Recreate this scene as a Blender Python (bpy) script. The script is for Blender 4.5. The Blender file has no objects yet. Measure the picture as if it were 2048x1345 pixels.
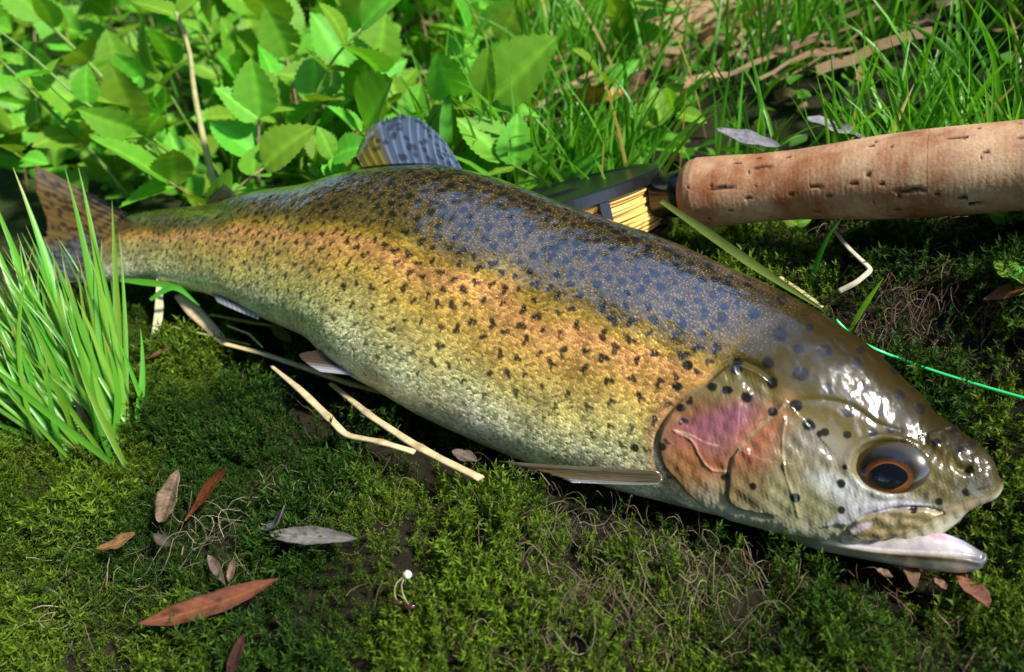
import bpy, math, random
import numpy as np
from mathutils import Vector, Matrix

random.seed(7)
rng = np.random.default_rng(7)

# ------------------------------------------------------------------ camera, sky, sun, exposure
SC = bpy.context.scene
COL = SC.collection
W, H, F = 2048.0, 1345.0, 1607.0           # photo size and focal length in photo pixels
PITCH, CAMZ = math.radians(25.0), 0.168
cd = bpy.data.cameras.new('camera')
cd.sensor_width = 36.0
cd.lens = 36.0 * F / W
cd.clip_start, cd.clip_end = 0.01, 300.0
cd.dof.use_dof = True
cd.dof.focus_distance = 0.285
cd.dof.aperture_fstop = 12.0
cam = bpy.data.objects.new('camera', cd)
cam.location = (0, 0, CAMZ)
cam.rotation_euler = (math.pi / 2 - PITCH, 0, 0)
COL.objects.link(cam)
SC.camera = cam

SUN = Vector((0.50, -0.42, 0.76)).normalized()
world = bpy.data.worlds.new('World')
SC.world = world
world.use_nodes = True
wn = world.node_tree
sky = wn.nodes.new('ShaderNodeTexSky')
sky.sky_type = 'NISHITA'
sky.sun_disc = False
sky.sun_elevation = math.asin(SUN.z)
sky.sun_rotation = math.atan2(SUN.x, SUN.y)
sky.air_density = 1.0
sky.dust_density = 0.0
sky.ozone_density = 2.0
wn.links.new(sky.outputs[0], wn.nodes['Background'].inputs[0])
wn.nodes['Background'].inputs[1].default_value = 0.15
sd = bpy.data.lights.new('sun', 'SUN')
sd.energy = 3.4
sd.angle = math.radians(6.0)
sd.color = (1.0, 0.95, 0.86)
so = bpy.data.objects.new('sun', sd)
so.rotation_euler = SUN.to_track_quat('Z', 'Y').to_euler()
so.location = (0.5, 0.3, 2.0)
COL.objects.link(so)
SC.view_settings.view_transform = 'Standard'
SC.view_settings.look = 'None'
SC.view_settings.exposure = 1.15
SC.view_settings.gamma = 1.0
SC.render.engine = 'CYCLES'
SC.cycles.max_bounces = 8
SC.cycles.transmission_bounces = 4

# ------------------------------------------------------------------ small maths helpers
CP, SP = math.cos(PITCH), math.sin(PITCH)
CAM = np.array([0, 0, CAMZ])


def rays(p):
    """photo pixel(s) -> world vector for one metre of depth along the optical axis"""
    p = np.asarray(p, float)
    u = (p[..., 0] - W / 2) / F
    v = -(p[..., 1] - H / 2) / F
    return np.stack([u, CP + v * SP, -SP + v * CP], -1)


def at(p, d):
    return CAM + rays(p) * np.asarray(d)[..., None]


def project(P):
    Q = np.asarray(P) - CAM
    dep = Q[..., 1] * CP - Q[..., 2] * SP
    yc = Q[..., 1] * SP + Q[..., 2] * CP
    return np.stack([W / 2 + F * Q[..., 0] / dep, H / 2 - F * yc / dep], -1), dep


def sstep(a, b, x):
    t = np.clip((np.asarray(x, float) - a) / (b - a), 0, 1)
    return t * t * (3 - 2 * t)


def nrm(v):
    v = np.asarray(v, float)
    return v / np.maximum(np.linalg.norm(v, axis=-1, keepdims=True), 1e-12)


def spline(t, y, tq):
    """Catmull-Rom style interpolation (non uniform knots) of y(t) at tq"""
    t = np.asarray(t, float); y = np.asarray(y, float); tq = np.asarray(tq, float)
    m = np.gradient(y, t, axis=0)
    i = np.clip(np.searchsorted(t, tq, side='right') - 1, 0, len(t) - 2)
    h = (t[i + 1] - t[i])
    s = (tq - t[i]) / h
    if y.ndim > 1:
        s = s[:, None]; h = h[:, None]
    return ((2*s**3 - 3*s**2 + 1) * y[i] + (s**3 - 2*s**2 + s) * h * m[i]
            + (-2*s**3 + 3*s**2) * y[i + 1] + (s**3 - s**2) * h * m[i + 1])


def make_noise(seed, octaves=4, base=1.0, n=7):
    r = np.random.default_rng(seed)
    terms = []
    for o in range(octaves):
        for k in range(n):
            a = r.uniform(0, 2 * math.pi)
            fr = base * 2 ** o * r.uniform(0.7, 1.4)
            terms.append((fr * math.cos(a), fr * math.sin(a), r.uniform(0, 6.28), 0.55 ** o / math.sqrt(n) * 1.3))
    def f(x, y):
        z = np.zeros(np.broadcast(x, y).shape)
        for a, b, c, w in terms:
            z = z + w * np.sin(a * x + b * y + c)
        return z
    return f


# ------------------------------------------------------------------ mesh helpers
def mesh_data(name, verts, faces, mat=None, smooth=True, col=None, uv=None, attrs=None):
    verts = np.asarray(verts, np.float32).reshape(-1, 3)
    me = bpy.data.meshes.new(name)
    if isinstance(faces, np.ndarray):
        nf, k = faces.shape
        me.vertices.add(len(verts)); me.vertices.foreach_set('co', verts.ravel())
        me.loops.add(nf * k); me.loops.foreach_set('vertex_index', faces.astype(np.int32).ravel())
        me.polygons.add(nf)
        me.polygons.foreach_set('loop_start', np.arange(0, nf * k, k, dtype=np.int32))
        me.polygons.foreach_set('loop_total', np.full(nf, k, np.int32))
        me.update(calc_edges=True)
    else:
        me.from_pydata(verts.tolist(), [], [tuple(int(i) for i in f) for f in faces])
    me.validate(clean_customdata=False)
    me.polygons.foreach_set('use_smooth', np.full(len(me.polygons), smooth))
    if col is not None:
        c = np.ones((len(verts), 4), np.float32); c[:, :3] = np.broadcast_to(np.asarray(col, np.float32), (len(verts), 3))
        a = me.attributes.new('Col', 'FLOAT_COLOR', 'POINT'); a.data.foreach_set('color', c.ravel())
    for k_, v_ in (attrs or {}).items():
        a = me.attributes.new(k_, 'FLOAT', 'POINT'); a.data.foreach_set('value', np.asarray(v_, np.float32).ravel())
    if uv is not None:
        a = me.attributes.new('UVmm', 'FLOAT_VECTOR', 'POINT')
        u3 = np.zeros((len(verts), 3), np.float32); u3[:, :2] = uv
        a.data.foreach_set('vector', u3.ravel())
    if mat is not None:
        me.materials.append(mat)
    me.update()
    return me


def link(name, me, parent=None, loc=(0, 0, 0)):
    o = bpy.data.objects.new(name, me)
    COL.objects.link(o)
    o.location = loc
    if parent is not None:
        o.parent = parent
    return o


def tag(o, label=None, cat=None, group=None, kind=None):
    if label: o['label'] = label
    if cat: o['category'] = cat
    if group: o['group'] = group
    if kind: o['kind'] = kind
    return o


def empty(name, loc, label, cat, group=None):
    o = bpy.data.objects.new(name, None)
    o.empty_display_size = 0.01
    COL.objects.link(o)
    o.location = tuple(float(v) for v in loc)
    return tag(o, label, cat, group)


def part(name, parent, verts, faces, mat, base=None, **kw):
    """a part given in world coordinates; base = world position of its top-level thing"""
    b = np.asarray(base if base is not None else parent.location, float)
    return link(name, mesh_data(name, np.asarray(verts, float).reshape(-1, 3) - b, faces, mat, **kw), parent)


def grid_faces(nu, nv, wrap_v=False, off=0):
    i = np.arange(nu - 1)[:, None]
    j = np.arange(nv if wrap_v else nv - 1)[None, :]
    j2 = (j + 1) % nv
    a = i * nv + j; b = i * nv + j2; c = (i + 1) * nv + j2; d = (i + 1) * nv + j
    return np.stack([a, b, c, d], -1).reshape(-1, 4) + off


def tube(path, rad, n=8, cap=True, squash=1.0):
    path = np.asarray(path, float); m = len(path)
    rad = np.broadcast_to(np.asarray(rad, float), (m,))
    t = nrm(np.gradient(path, axis=0))
    up = np.array([0, 0, 1.0]) if abs(t[0][2]) < 0.9 else np.array([0, 1.0, 0])
    V = np.zeros((m, n, 3))
    x = nrm(np.cross(up, t[0]))
    an = np.linspace(0, 2 * math.pi, n, endpoint=False)
    for i in range(m):
        x = nrm(x - t[i] * np.dot(x, t[i]))
        y = np.cross(t[i], x)
        V[i] = path[i] + rad[i] * (np.cos(an)[:, None] * x + squash * np.sin(an)[:, None] * y)
    F_ = grid_faces(m, n, True)[:, ::-1]
    faces = [tuple(f) for f in F_]
    if cap:
        faces.append(tuple(range(n)))
        faces.append(tuple((m - 1) * n + k for k in reversed(range(n))))
    return V.reshape(-1, 3), faces


def lathe(prof, origin, axis, xdir, n=48, caps=True):
    """prof: list of (t along axis, radius)"""
    axis = nrm(axis); x = nrm(np.asarray(xdir) - axis * np.dot(xdir, axis)); y = np.cross(axis, x)
    an = np.linspace(0, 2 * math.pi, n, endpoint=False)
    ring = np.cos(an)[:, None] * x + np.sin(an)[:, None] * y
    V = np.concatenate([origin + axis * t + ring * r for t, r in prof])
    fs = [tuple(f) for f in grid_faces(len(prof), n, True)]
    if caps:
        fs.append(tuple(reversed(range(n))))
        fs.append(tuple((len(prof) - 1) * n + k for k in range(n)))
    return V, fs


def join(parts):
    V, Fs, o = [], [], 0
    for v, f in parts:
        v = np.asarray(v).reshape(-1, 3)
        V.append(v); Fs += [tuple(int(i) + o for i in ff) for ff in f]; o += len(v)
    return np.concatenate(V), Fs


# ------------------------------------------------------------------ material helpers
class NT:
    def __init__(self, name):
        self.m = bpy.data.materials.new(name); self.m.use_nodes = True
        self.t = self.m.node_tree
        self.b = self.t.nodes['Principled BSDF']
        self.out = self.t.nodes['Material Output']
    def n(self, typ, **kw):
        nd = self.t.nodes.new('ShaderNode' + typ)
        for k, v in kw.items():
            if k.startswith('i_'):
                key = k[2:]
                key = int(key) if key.isdigit() else key.replace('_', ' ')
                nd.inputs[key].default_value = v
            else:
                setattr(nd, k, v)
        return nd
    def l(self, a, b):
        self.t.links.new(a, b)
    def set(self, **kw):
        for k, v in kw.items():
            self.b.inputs[k.replace('_', ' ')].default_value = v
    def ramp(self, fac, stops, interp='LINEAR'):
        r = self.n('ValToRGB'); r.color_ramp.interpolation = interp
        els = r.color_ramp.elements
        while len(els) < len(stops): els.new(0.5)
        for e, (p, c) in zip(els, stops):
            e.position = p; e.color = (c[0], c[1], c[2], 1) if len(c) == 3 else c
        self.l(fac, r.inputs[0]); return r.outputs[0]
    def mix(self, fac, a, b, mode='MIX'):
        m = self.n('Mix', data_type='RGBA', blend_type=mode)
        for sock, v in ((m.inputs[0], fac), (m.inputs[6], a), (m.inputs[7], b)):
            if hasattr(v, 'is_output'): self.l(v, sock)
            else: sock.default_value = v if not isinstance(v, tuple) or len(v) == 4 else (*v, 1)
        return m.outputs[2]
    def math(self, op, a, b=0.0, clamp=False):
        m = self.n('Math', operation=op, use_clamp=clamp)
        for i, v in enumerate((a, b)):
            if hasattr(v, 'is_output'): self.l(v, m.inputs[i])
            else: m.inputs[i].default_value = v
        return m.outputs[0]
    def noise(self, scale, detail=4, rough=0.55, coord=None, dist=0.0):
        nd = self.n('TexNoise', i_Scale=scale, i_Detail=detail, i_Roughness=rough, i_Distortion=dist)
        if coord is not None: self.l(coord, nd.inputs['Vector'])
        return nd.outputs['Fac']
    def bump(self, h, strength=0.3, dist=0.001, normal=None):
        b = self.n('Bump', i_Strength=strength, i_Distance=dist)
        self.l(h, b.inputs['Height'])
        if normal is not None: self.l(normal, b.inputs['Normal'])
        return b.outputs[0]
    def coord(self, which='Object'):
        return self.n('TexCoord').outputs[which]


def leafy(name, base, tip=None, translucent=0.35, rough=0.45, var=0.25, veins=0.0, spec=0.4, noise_scale=300.0):
    """foliage: vertex colour 'Col' multiplies a base colour, object random shifts it, light passes through"""
    k = NT(name)
    at_ = k.n('Attribute', attribute_name='Col').outputs['Color']
    oi = k.n('ObjectInfo').outputs['Random']
    nz = k.noise(noise_scale, 3, 0.6, k.coord('Object'))
    c = k.mix(1.0, at_, (*base, 1), 'MULTIPLY')
    hsv = k.n('HueSaturation')
    k.l(k.math('ADD', 0.5 - 0.03, k.math('MULTIPLY', oi, 0.06)), hsv.inputs['Hue'])
    k.l(k.math('ADD', 1 - var, k.math('ADD', k.math('MULTIPLY', oi, var * 1.2), k.math('MULTIPLY', nz, var * 0.8))), hsv.inputs['Value'])
    k.l(c, hsv.inputs['Color'])
    k.l(hsv.outputs[0], k.b.inputs['Base Color'])
    k.set(Roughness=rough, Specular_IOR_Level=spec)
    k.l(k.bump(nz, 0.25, 0.0006), k.b.inputs['Normal'])
    tr = k.n('BsdfTranslucent')
    tc = k.mix(1.0, hsv.outputs[0], (1.25, 1.2, 0.5, 1), 'MULTIPLY')
    k.l(tc, tr.inputs['Color'])
    ms = k.n('MixShader'); ms.inputs[0].default_value = translucent
    k.l(k.b.outputs[0], ms.inputs[1]); k.l(tr.outputs[0], ms.inputs[2])
    k.l(ms.outputs[0], k.out.inputs['Surface'])
    return k.m


def vcol_mat(name, rough=0.6, spec=0.3, noise_scale=400, noise_amt=0.4, bump=0.3, coat=0.0, metallic=0.0, translucent=0.0):
    k = NT(name)
    at_ = k.n('Attribute', attribute_name='Col').outputs['Color']
    nz = k.noise(noise_scale, 5, 0.65, k.coord('Object'))
    c = k.mix(1.0, at_, k.ramp(nz, [(0.25, (1 - noise_amt,) * 3), (0.75, (1 + noise_amt,) * 3)]), 'MULTIPLY')
    k.l(c, k.b.inputs['Base Color'])
    k.set(Roughness=rough, Specular_IOR_Level=spec, Coat_Weight=coat, Coat_Roughness=0.06, Metallic=metallic)
    k.l(k.bump(nz, bump, 0.0006), k.b.inputs['Normal'])
    if translucent:
        tr = k.n('BsdfTranslucent'); k.l(c, tr.inputs['Color'])
        ms = k.n('MixShader'); ms.inputs[0].default_value = translucent
        k.l(k.b.outputs[0], ms.inputs[1]); k.l(tr.outputs[0], ms.inputs[2]); k.l(ms.outputs[0], k.out.inputs['Surface'])
    return k.m


# ------------------------------------------------------------------ the ground: a mossy shelf with a bank rising behind it
P0 = np.array([0.142, 0.194]); NV = np.array([0.55, 0.835]); AV = np.array([-0.835, 0.55])
n_big, n_mid, n_small = make_noise(1, 2, 9.0), make_noise(2, 3, 45.0), make_noise(3, 3, 170.0)


def gz(x, y):
    x = np.asarray(x, float); y = np.asarray(y, float)
    q = (x - P0[0]) * NV[0] + (y - P0[1]) * NV[1]
    a = (x - P0[0]) * AV[0] + (y - P0[1]) * AV[1]
    Ht = np.interp(a, [-0.6, -0.02, 0.15, 0.30, 0.45, 0.8], [0.085, 0.080, 0.052, 0.030, 0.012, 0.010])
    z = Ht * sstep(-0.012, 0.085, q)
    z = z + 0.26 * np.maximum(np.minimum(q, 1.6) - 0.10, 0) * sstep(0.08, 0.30, q)
    z = z - 0.30 * np.maximum(-q - 0.045, 0) / (1 + 1.2 * np.maximum(-q - 0.045, 0))
    far = 1.0 / (1 + (np.hypot(x, y) / 2.5) ** 2)
    dn = sstep(-0.04, -0.075, q) * 0.8 + sstep(0.06, 0.12, q) + sstep(0.01, -0.03, a) * 0.9
    dn = np.clip(dn, 0.12, 1)
    z = z + (0.008 * n_big(x, y) + 0.0042 * n_mid(x, y) * dn + 0.0012 * n_small(x, y) * dn) * far
    z = z + 0.6 * (1 - far) * n_big(x * 0.03, y * 0.03)
    z = z - 0.010 * np.exp(-((q + .01) / .055) ** 2) * sstep(-.10, -.03, a) * sstep(.70, .55, a)
    z = z - 0.010 * np.exp(-((q + .005) / .07) ** 2) * sstep(.36, .44, a) * sstep(.75, .60, a)
    return z - 0.004


def gp(px, py, off=0.0, dmin=0.14, dmax=2.5):
    """where the view ray through a photo pixel meets the ground (raised by off)"""
    d = np.linspace(dmin, dmax, 3000)
    P = CAM + rays([px, py])[None, :] * d[:, None]
    below = P[:, 2] < gz(P[:, 0], P[:, 1]) + off
    i = int(np.argmax(below)) if below.any() else len(d) - 1
    p = P[i].copy()
    return p


def warp(n, lim, near):
    s = np.linspace(-1, 1, n)
    k = 7.5
    return lim * np.sinh(k * s) / math.sinh(k) + near * s * (1 - np.abs(s)) * 2


k = NT('soil')
oc = k.coord('Object')
n1, n2, n3 = k.noise(35, 6, 0.65, oc), k.noise(160, 6, 0.7, oc), k.noise(700, 5, 0.7, oc)
c1 = k.ramp(n1, [(0.3, (0.016, 0.010, 0.006)), (0.55, (0.030, 0.024, 0.010)), (0.75, (0.028, 0.045, 0.010))])
c2 = k.ramp(n2, [(0.3, (0.4, 0.4, 0.4)), (0.7, (1.5, 1.5, 1.4))])
ln_ = k.n('VectorMath', operation='LENGTH'); k.l(oc, ln_.inputs[0])
far_ = k.ramp(k.math('MULTIPLY', k.math('ADD', ln_.outputs['Value'], k.math('MULTIPLY', n1, 0.5)), 0.5), [(0.34, (0, 0, 0)), (0.60, (1, 1, 1))])
c1 = k.mix(far_, c1, k.ramp(n1, [(0.3, (0.03, 0.075, 0.012)), (0.7, (0.07, 0.13, 0.02))]))
k.l(k.mix(1.0, c1, c2, 'MULTIPLY'), k.b.inputs['Base Color'])
k.set(Roughness=0.85, Specular_IOR_Level=0.25)
k.l(k.bump(n3, 0.9, 0.002, k.bump(n2, 0.9, 0.006)), k.b.inputs['Normal'])
M_SOIL = k.m
N = 340
gx = warp(N, 60.0, 0.30); gy = warp(N, 60.0, 0.30) + 0.30
X, Y = np.meshgrid(gx, gy, indexing='ij')
ground = link('ground', mesh_data('ground', np.stack([X, Y, gz(X, Y)], -1).reshape(-1, 3), grid_faces(N, N)[:, ::-1].copy(), M_SOIL))
tag(ground, 'dark damp soil of the sloping mossy bank', 'ground', kind='structure')
if ground.data.polygons[N * N // 2].normal.z < 0:
    ground.data.flip_normals()

# ------------------------------------------------------------------ the trout
# pairs of outline points in the photograph (back, belly), tail to snout, and body width / depth
ST = np.array([
    [212, 446, 203, 556, .26], [240, 432, 228, 566, .34], [275, 424, 262, 567, .42], [335, 416, 332, 563, .50], [400, 409, 398, 578, .54],
    [500, 382, 482, 606, .56], [617, 364, 574, 652, .58], [725, 338, 655, 692, .58], [830, 326, 735, 757, .58],
    [925, 338, 815, 800, .58], [1000, 364, 890, 841, .58], [1102, 402, 975, 886, .58], [1205, 435, 1060, 926, .58],
    [1307, 469, 1145, 955, .58], [1409, 512, 1235, 982, .58], [1512, 558, 1325, 1004, .58], [1614, 609, 1415, 1027, .58],
    [1700, 664, 1500, 1050, .58], [1775, 722, 1592, 1076, .56], [1840, 776, 1695, 1086, .55], [1890, 818, 1785, 1080, .56],
    [1935, 858, 1858, 1048, .60], [1968, 893, 1922, 1022, .68], [1988, 922, 1965, 1009, .76], [1999, 945, 1990, 995, .85],
    [2004, 960, 2003, 979, .95]])
Tp, Bp, Kw = ST[:, 0:2], ST[:, 2:4], ST[:, 4]
LINE0, LINE1 = np.array([0.142, 0.194]), np.array([-0.222, 0.432])     # plan line of the fish: snout, tail
ELEV = math.radians(50)


def plan_depth(p):
    r = rays(p)
    dirl = LINE1 - LINE0
    # CAM.xy + d*r.xy = LINE0 + t*dirl
    A = np.array([[r[0], -dirl[0]], [r[1], -dirl[1]]])
    d, t = np.linalg.solve(A, LINE0)
    return d


def frames(C, elev=ELEV):
    A = nrm(np.gradient(C, axis=0))
    nh = nrm(np.cross(np.array([0, 0, 1.0])[None], A))
    D = np.cos(elev) * nh + np.sin(elev) * np.array([0, 0, 1.0])
    D = nrm(D - A * (D * A).sum(-1, keepdims=True))
    return A, D, np.cross(A, D)


def section(phi, h, w):
    """fish cross-section: cos -> back, sin -> left flank"""
    c, s = np.cos(phi), np.sin(phi)
    return h * c, w * np.sign(s) * np.abs(s) ** 0.88 * (1 + 0.06 * c)


mid = (Tp + Bp) / 2
dep0 = np.array([plan_depth(p) for p in mid])
C = at(mid, dep0)
hh = np.linalg.norm(Tp - Bp, axis=1) / 2 * dep0 / F
phi_s = np.linspace(0, 2 * math.pi, 120, endpoint=False)
for it in range(8):
    A, D, L = frames(C)
    for i in range(len(C)):
        yy, ww = section(phi_s, hh[i], hh[i] * Kw[i])
        P = C[i] + yy[:, None] * D[i] + ww[:, None] * L[i]
        pp, dd = project(P)
        nn = nrm(Tp[i] - Bp[i])
        pr = pp @ nn
        want = (Tp[i] - Bp[i]) @ nn
        hh[i] *= want / (pr.max() - pr.min())
        sh = ((Tp[i] + Bp[i]) / 2) @ nn - (pr.max() + pr.min()) / 2
        pc, dc = project(C[i])
        C[i] = at(pc + nn * sh, dc)
        # keep the station at its own place along the outline
        tt = np.array([nn[1], -nn[0]])
        pc, dc = project(C[i])
        C[i] = at(pc + tt * (((Tp[i] + Bp[i]) / 2 - pc) @ tt) * 0.5, dc)
seg = np.r_[0, np.cumsum(np.linalg.norm(np.diff(np.stack([(Tp[:, 0] + Bp[:, 0]) / 2, (Tp[:, 1] + Bp[:, 1]) / 2, hh * 4000], -1), axis=0), axis=1))]
tq = np.linspace(0, seg[-1], 840)
Cq, hq, kq = spline(seg, C, tq), np.maximum(spline(seg, hh, tq), 0.0008), spline(seg, Kw, tq)
Cs = Cq.copy()
for _ in range(30):
    Cs[1:-1] = (Cs[:-2] + 2 * Cs[1:-1] + Cs[2:]) / 4
Aq, Dq, Lq = frames(Cs)
for _ in range(20):
    for arr in (Aq, Dq, Lq):
        arr[1:-1] = nrm((arr[:-2] + 2 * arr[1:-1] + arr[2:]) / 4)
lenq = np.r_[0, np.cumsum(np.linalg.norm(np.diff(Cs, axis=0), axis=1))]
FISH_LEN = lenq[-1]
NL, NR = 300, 70
PHI = np.r_[np.linspace(0, math.pi, NL, endpoint=False), np.linspace(math.pi, 2 * math.pi, NR, endpoint=False)]
ns, nphi = len(tq), len(PHI)
yy, ww = section(PHI[None, :], hq[:, None], (hq * kq)[:, None])
BODY = Cq[:, None, :] + yy[..., None] * Dq[:, None, :] + ww[..., None] * Lq[:, None, :]
NORM = nrm(Dq[:, None, :] * (np.cos(PHI) * kq[:, None])[..., None] + Lq[:, None, :] * (np.sin(PHI)[None, :] * np.ones((ns, 1)))[..., None])
PIX, DEP = project(BODY)
LEFT = np.broadcast_to((PHI < math.pi * 1.02), (ns, nphi))
girth = np.cumsum(np.r_[0, np.linalg.norm(np.diff(section(PHI, 1.0, 0.58), axis=1), axis=0)])
UVa = np.broadcast_to(lenq[:, None], (ns, nphi)) * 1000.0                    # mm along the body
UVg = hq[:, None] * girth[None, :] * 1000.0                                 # mm round the body from the back


def seg_dist(P, line):
    """distance and signed side of points P to an open polyline (pixels)"""
    line = np.asarray(line, float)
    best = np.full(P.shape[:-1], 1e9); side = np.zeros(P.shape[:-1]); along = np.zeros(P.shape[:-1])
    n = len(line) - 1
    for i in range(n):
        a, b = line[i], line[i + 1]
        ab = b - a
        t = np.clip(((P - a) @ ab) / (ab @ ab), 0, 1)
        dv = P - (a + t[..., None] * ab)
        dd_ = np.hypot(dv[..., 0], dv[..., 1])
        m = dd_ < best
        best = np.where(m, dd_, best)
        cr = ab[0] * (P[..., 1] - a[1]) - ab[1] * (P[..., 0] - a[0])
        side = np.where(m, np.sign(cr), side)
        along = np.where(m, (i + t) / n, along)
    return best, side, along


def curve2(pts, n=60):
    pts = np.asarray(pts, float)
    s = np.r_[0, np.cumsum(np.linalg.norm(np.diff(pts, axis=0), axis=1))]
    return spline(s, pts, np.linspace(0, s[-1], n))


OPER = curve2([(1561, 789), (1515, 742), (1471, 728), (1414, 769), (1365, 801), (1336, 838), (1320, 879), (1328, 928), (1356, 961), (1385, 994), (1434, 1026), (1495, 1049), (1560, 1066), (1640, 1082)])
HEADL = curve2([(1690, 560), (1640, 600), (1570, 645), (1500, 690), (1440, 738), (1414, 769), (1365, 801), (1336, 838), (1320, 879), (1328, 928), (1356, 961), (1385, 994), (1434, 1026), (1500, 1058), (1540, 1120)])
PREOP = curve2([(1575, 806), (1532, 842), (1495, 879), (1467, 916), (1459, 961), (1463, 1004), (1500, 1020), (1570, 1030)])
SUBOP = curve2([(1350, 862), (1385, 882), (1402, 912), (1425, 940), (1456, 945)])
CHEEK = curve2([(1570, 840), (1565, 900), (1572, 950), (1590, 1000), (1600, 1035)])
HEADTOP = curve2([(1575, 806), (1640, 800), (1700, 812), (1760, 850), (1800, 862)])
head = LEFT & (PIX[..., 0] > 1180)
idx = np.where(head.any(axis=1))[0][0]
sub = slice(idx, ns)
PX = PIX[sub]
Lm = LEFT[sub] * sstep(0.0, 0.15, np.sin(PHI))[None, :]
disp = np.zeros(PX.shape[:-1])
d_op, s_op, a_op = seg_dist(PX, OPER)
inside = np.where(s_op < 0, d_op, -d_op)       # + on the head side of the gill cover's edge
if inside[np.argmin(np.hypot(*(PX - np.array([1430, 880])).transpose(2, 0, 1)).reshape(-1)) // PX.shape[1], np.argmin(np.hypot(*(PX - np.array([1430, 880])).transpose(2, 0, 1)).reshape(-1)) % PX.shape[1]] < 0:
    inside = -inside
opm = sstep(0.02, 0.10, a_op) * sstep(1.0, 0.86, a_op)
disp += 0.0012 * sstep(-2.5, 3.5, inside) * np.exp(-np.maximum(inside, 0) / 70) * opm
disp -= 0.0012 * np.exp(-((inside + 7) / 7.0) ** 2) * opm
d_pr, s_pr, a_pr = seg_dist(PX, PREOP)
ipr = np.hypot(*(PX - np.array([1540, 930])).transpose(2, 0, 1))
ki = np.unravel_index(np.argmin(ipr), ipr.shape)
prs = d_pr * s_pr * np.sign(s_pr[ki])
prm = sstep(0.0, 0.08, a_pr) * sstep(1.0, 0.85, a_pr)
disp += 0.0006 * sstep(-2, 3, prs) * np.exp(-np.maximum(prs, 0) / 45) * prm
disp -= 0.0007 * np.exp(-((prs + 5) / 5.0) ** 2) * prm
d_sb, _, a_sb = seg_dist(PX, SUBOP)
disp += 0.00035 * np.exp(-(d_sb / 3.0) ** 2)
d_ck, _, _ = seg_dist(PX, CHEEK)
disp += 0.00030 * np.exp(-(d_ck / 3.0) ** 2)
d_ht, _, _ = seg_dist(PX, HEADTOP)
disp -= 0.00022 * np.exp(-(d_ht / 6.0) ** 2)
d_hl, s_hl, _ = seg_dist(PX, HEADL)
ihl = np.hypot(*(PX - np.array([1700, 900])).transpose(2, 0, 1)); kh = np.unravel_index(np.argmin(ihl), ihl.shape)
inhead = d_hl * s_hl * np.sign(s_hl[kh])
# eye socket
EYE = np.array([1777.0, 934.0]); er = math.radians(8)
ex = PX - EYE
e1 = (ex[..., 0] * math.cos(er) + ex[..., 1] * math.sin(er)) / 74.0
e2 = (-ex[..., 0] * math.sin(er) + ex[..., 1] * math.cos(er)) / 53.0
re = np.hypot(e1, e2)
disp += 0.0005 * np.exp(-((re - 1.12) / 0.14) ** 2)
disp -= 0.0026 * sstep(1.05, 0.85, re)
# nostrils and lip
for (nx, ny, r, dp) in ((1931, 940, 10, .0022), (1916, 936, 7, .0014), (1948, 938, 6, -.0008)):
    disp -= dp * np.exp(-(np.hypot(PX[..., 0] - nx, PX[..., 1] - ny) / r) ** 2)
wr = make_noise(21, 3, 0.05)
disp += 0.00028 * wr(PX[..., 0], PX[..., 1]) * sstep(-10, 20, inside)
wr2 = make_noise(22, 3, 0.16)
disp += 0.00009 * wr2(PX[..., 0], PX[..., 1]) * sstep(-10, 20, inside)
MAXI = np.array([(1696, 1058), (1716, 1041), (1745, 1029), (1780, 1021), (1815, 1017), (1850, 1019), (1884, 1028), (1862, 1042), (1832, 1058), (1795, 1072), (1755, 1081), (1722, 1078), (1703, 1068)])
FOLD = np.array([(1640, 1056), (1672, 1030), (1700, 1015), (1740, 1006), (1800, 1001), (1868, 1011), (1815, 1016), (1770, 1023), (1735, 1033), (1700, 1052)])


def poly_sd(P, poly):
    """signed distance to a closed outline, + inside"""
    d_, _, _ = seg_dist(P, np.concatenate([poly, poly[:1]]))
    ins = np.zeros(P.shape[:-1], bool)
    x0, y0 = poly[-1]
    for x1, y1 in poly:
        c_ = ((y1 > P[..., 1]) != (y0 > P[..., 1])) & (P[..., 0] < (x0 - x1) * (P[..., 1] - y1) / (y0 - y1 + 1e-12) + x1)
        ins ^= c_; x0, y0 = x1, y1
    return np.where(ins, d_, -d_)


sd_mx, sd_fo = poly_sd(PX, MAXI), poly_sd(PX, FOLD)
disp += 0.0011 * sstep(-2.5, 5, sd_mx) - 0.0006 * np.exp(-((sd_mx + 3) / 3.0) ** 2)
disp += 0.0007 * sstep(-3, 8, sd_fo)
# lateral dip behind the lower jaw line
BODY2 = BODY.copy()
BODY2[sub] += NORM[sub] * (disp * Lm)[..., None]
# ---- skin colours
f = (1 - np.cos(PHI))[None, :] / 2 * np.ones((ns, 1))                     # 0 back .. 1 belly
nA, nB, nC = make_noise(31, 3, 0.03), make_noise(32, 3, 0.11), make_noise(33, 3, 0.35)
wob = 0.022 * nA(UVa, UVg) + 0.014 * nB(UVa, UVg)
fr = np.clip(f + wob, 0, 1)
key = np.array([0, .16, .28, .38, .44, .50, .56, .66, .78, .88, 1.0])
cols = np.array([[.030, .019, .004], [.050, .032, .006], [.085, .056, .010], [.13, .088, .013], [.36, .23, .030], [.62, .30, .095],
                 [.58, .33, .080], [.56, .38, .075], [.62, .52, .16], [.74, .70, .38], [.82, .80, .60]])
ctail = cols.copy()
ctail[6:9] = [[.46, .34, .08], [.40, .34, .10], [.46, .43, .17]]
tl = sstep(160, 40, UVa)[..., None]
CI = np.stack([np.interp(fr, key, cols[:, c]) for c in range(3)], -1) * (1 - tl) + np.stack([np.interp(fr, key, ctail[:, c]) for c in range(3)], -1) * tl
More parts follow.
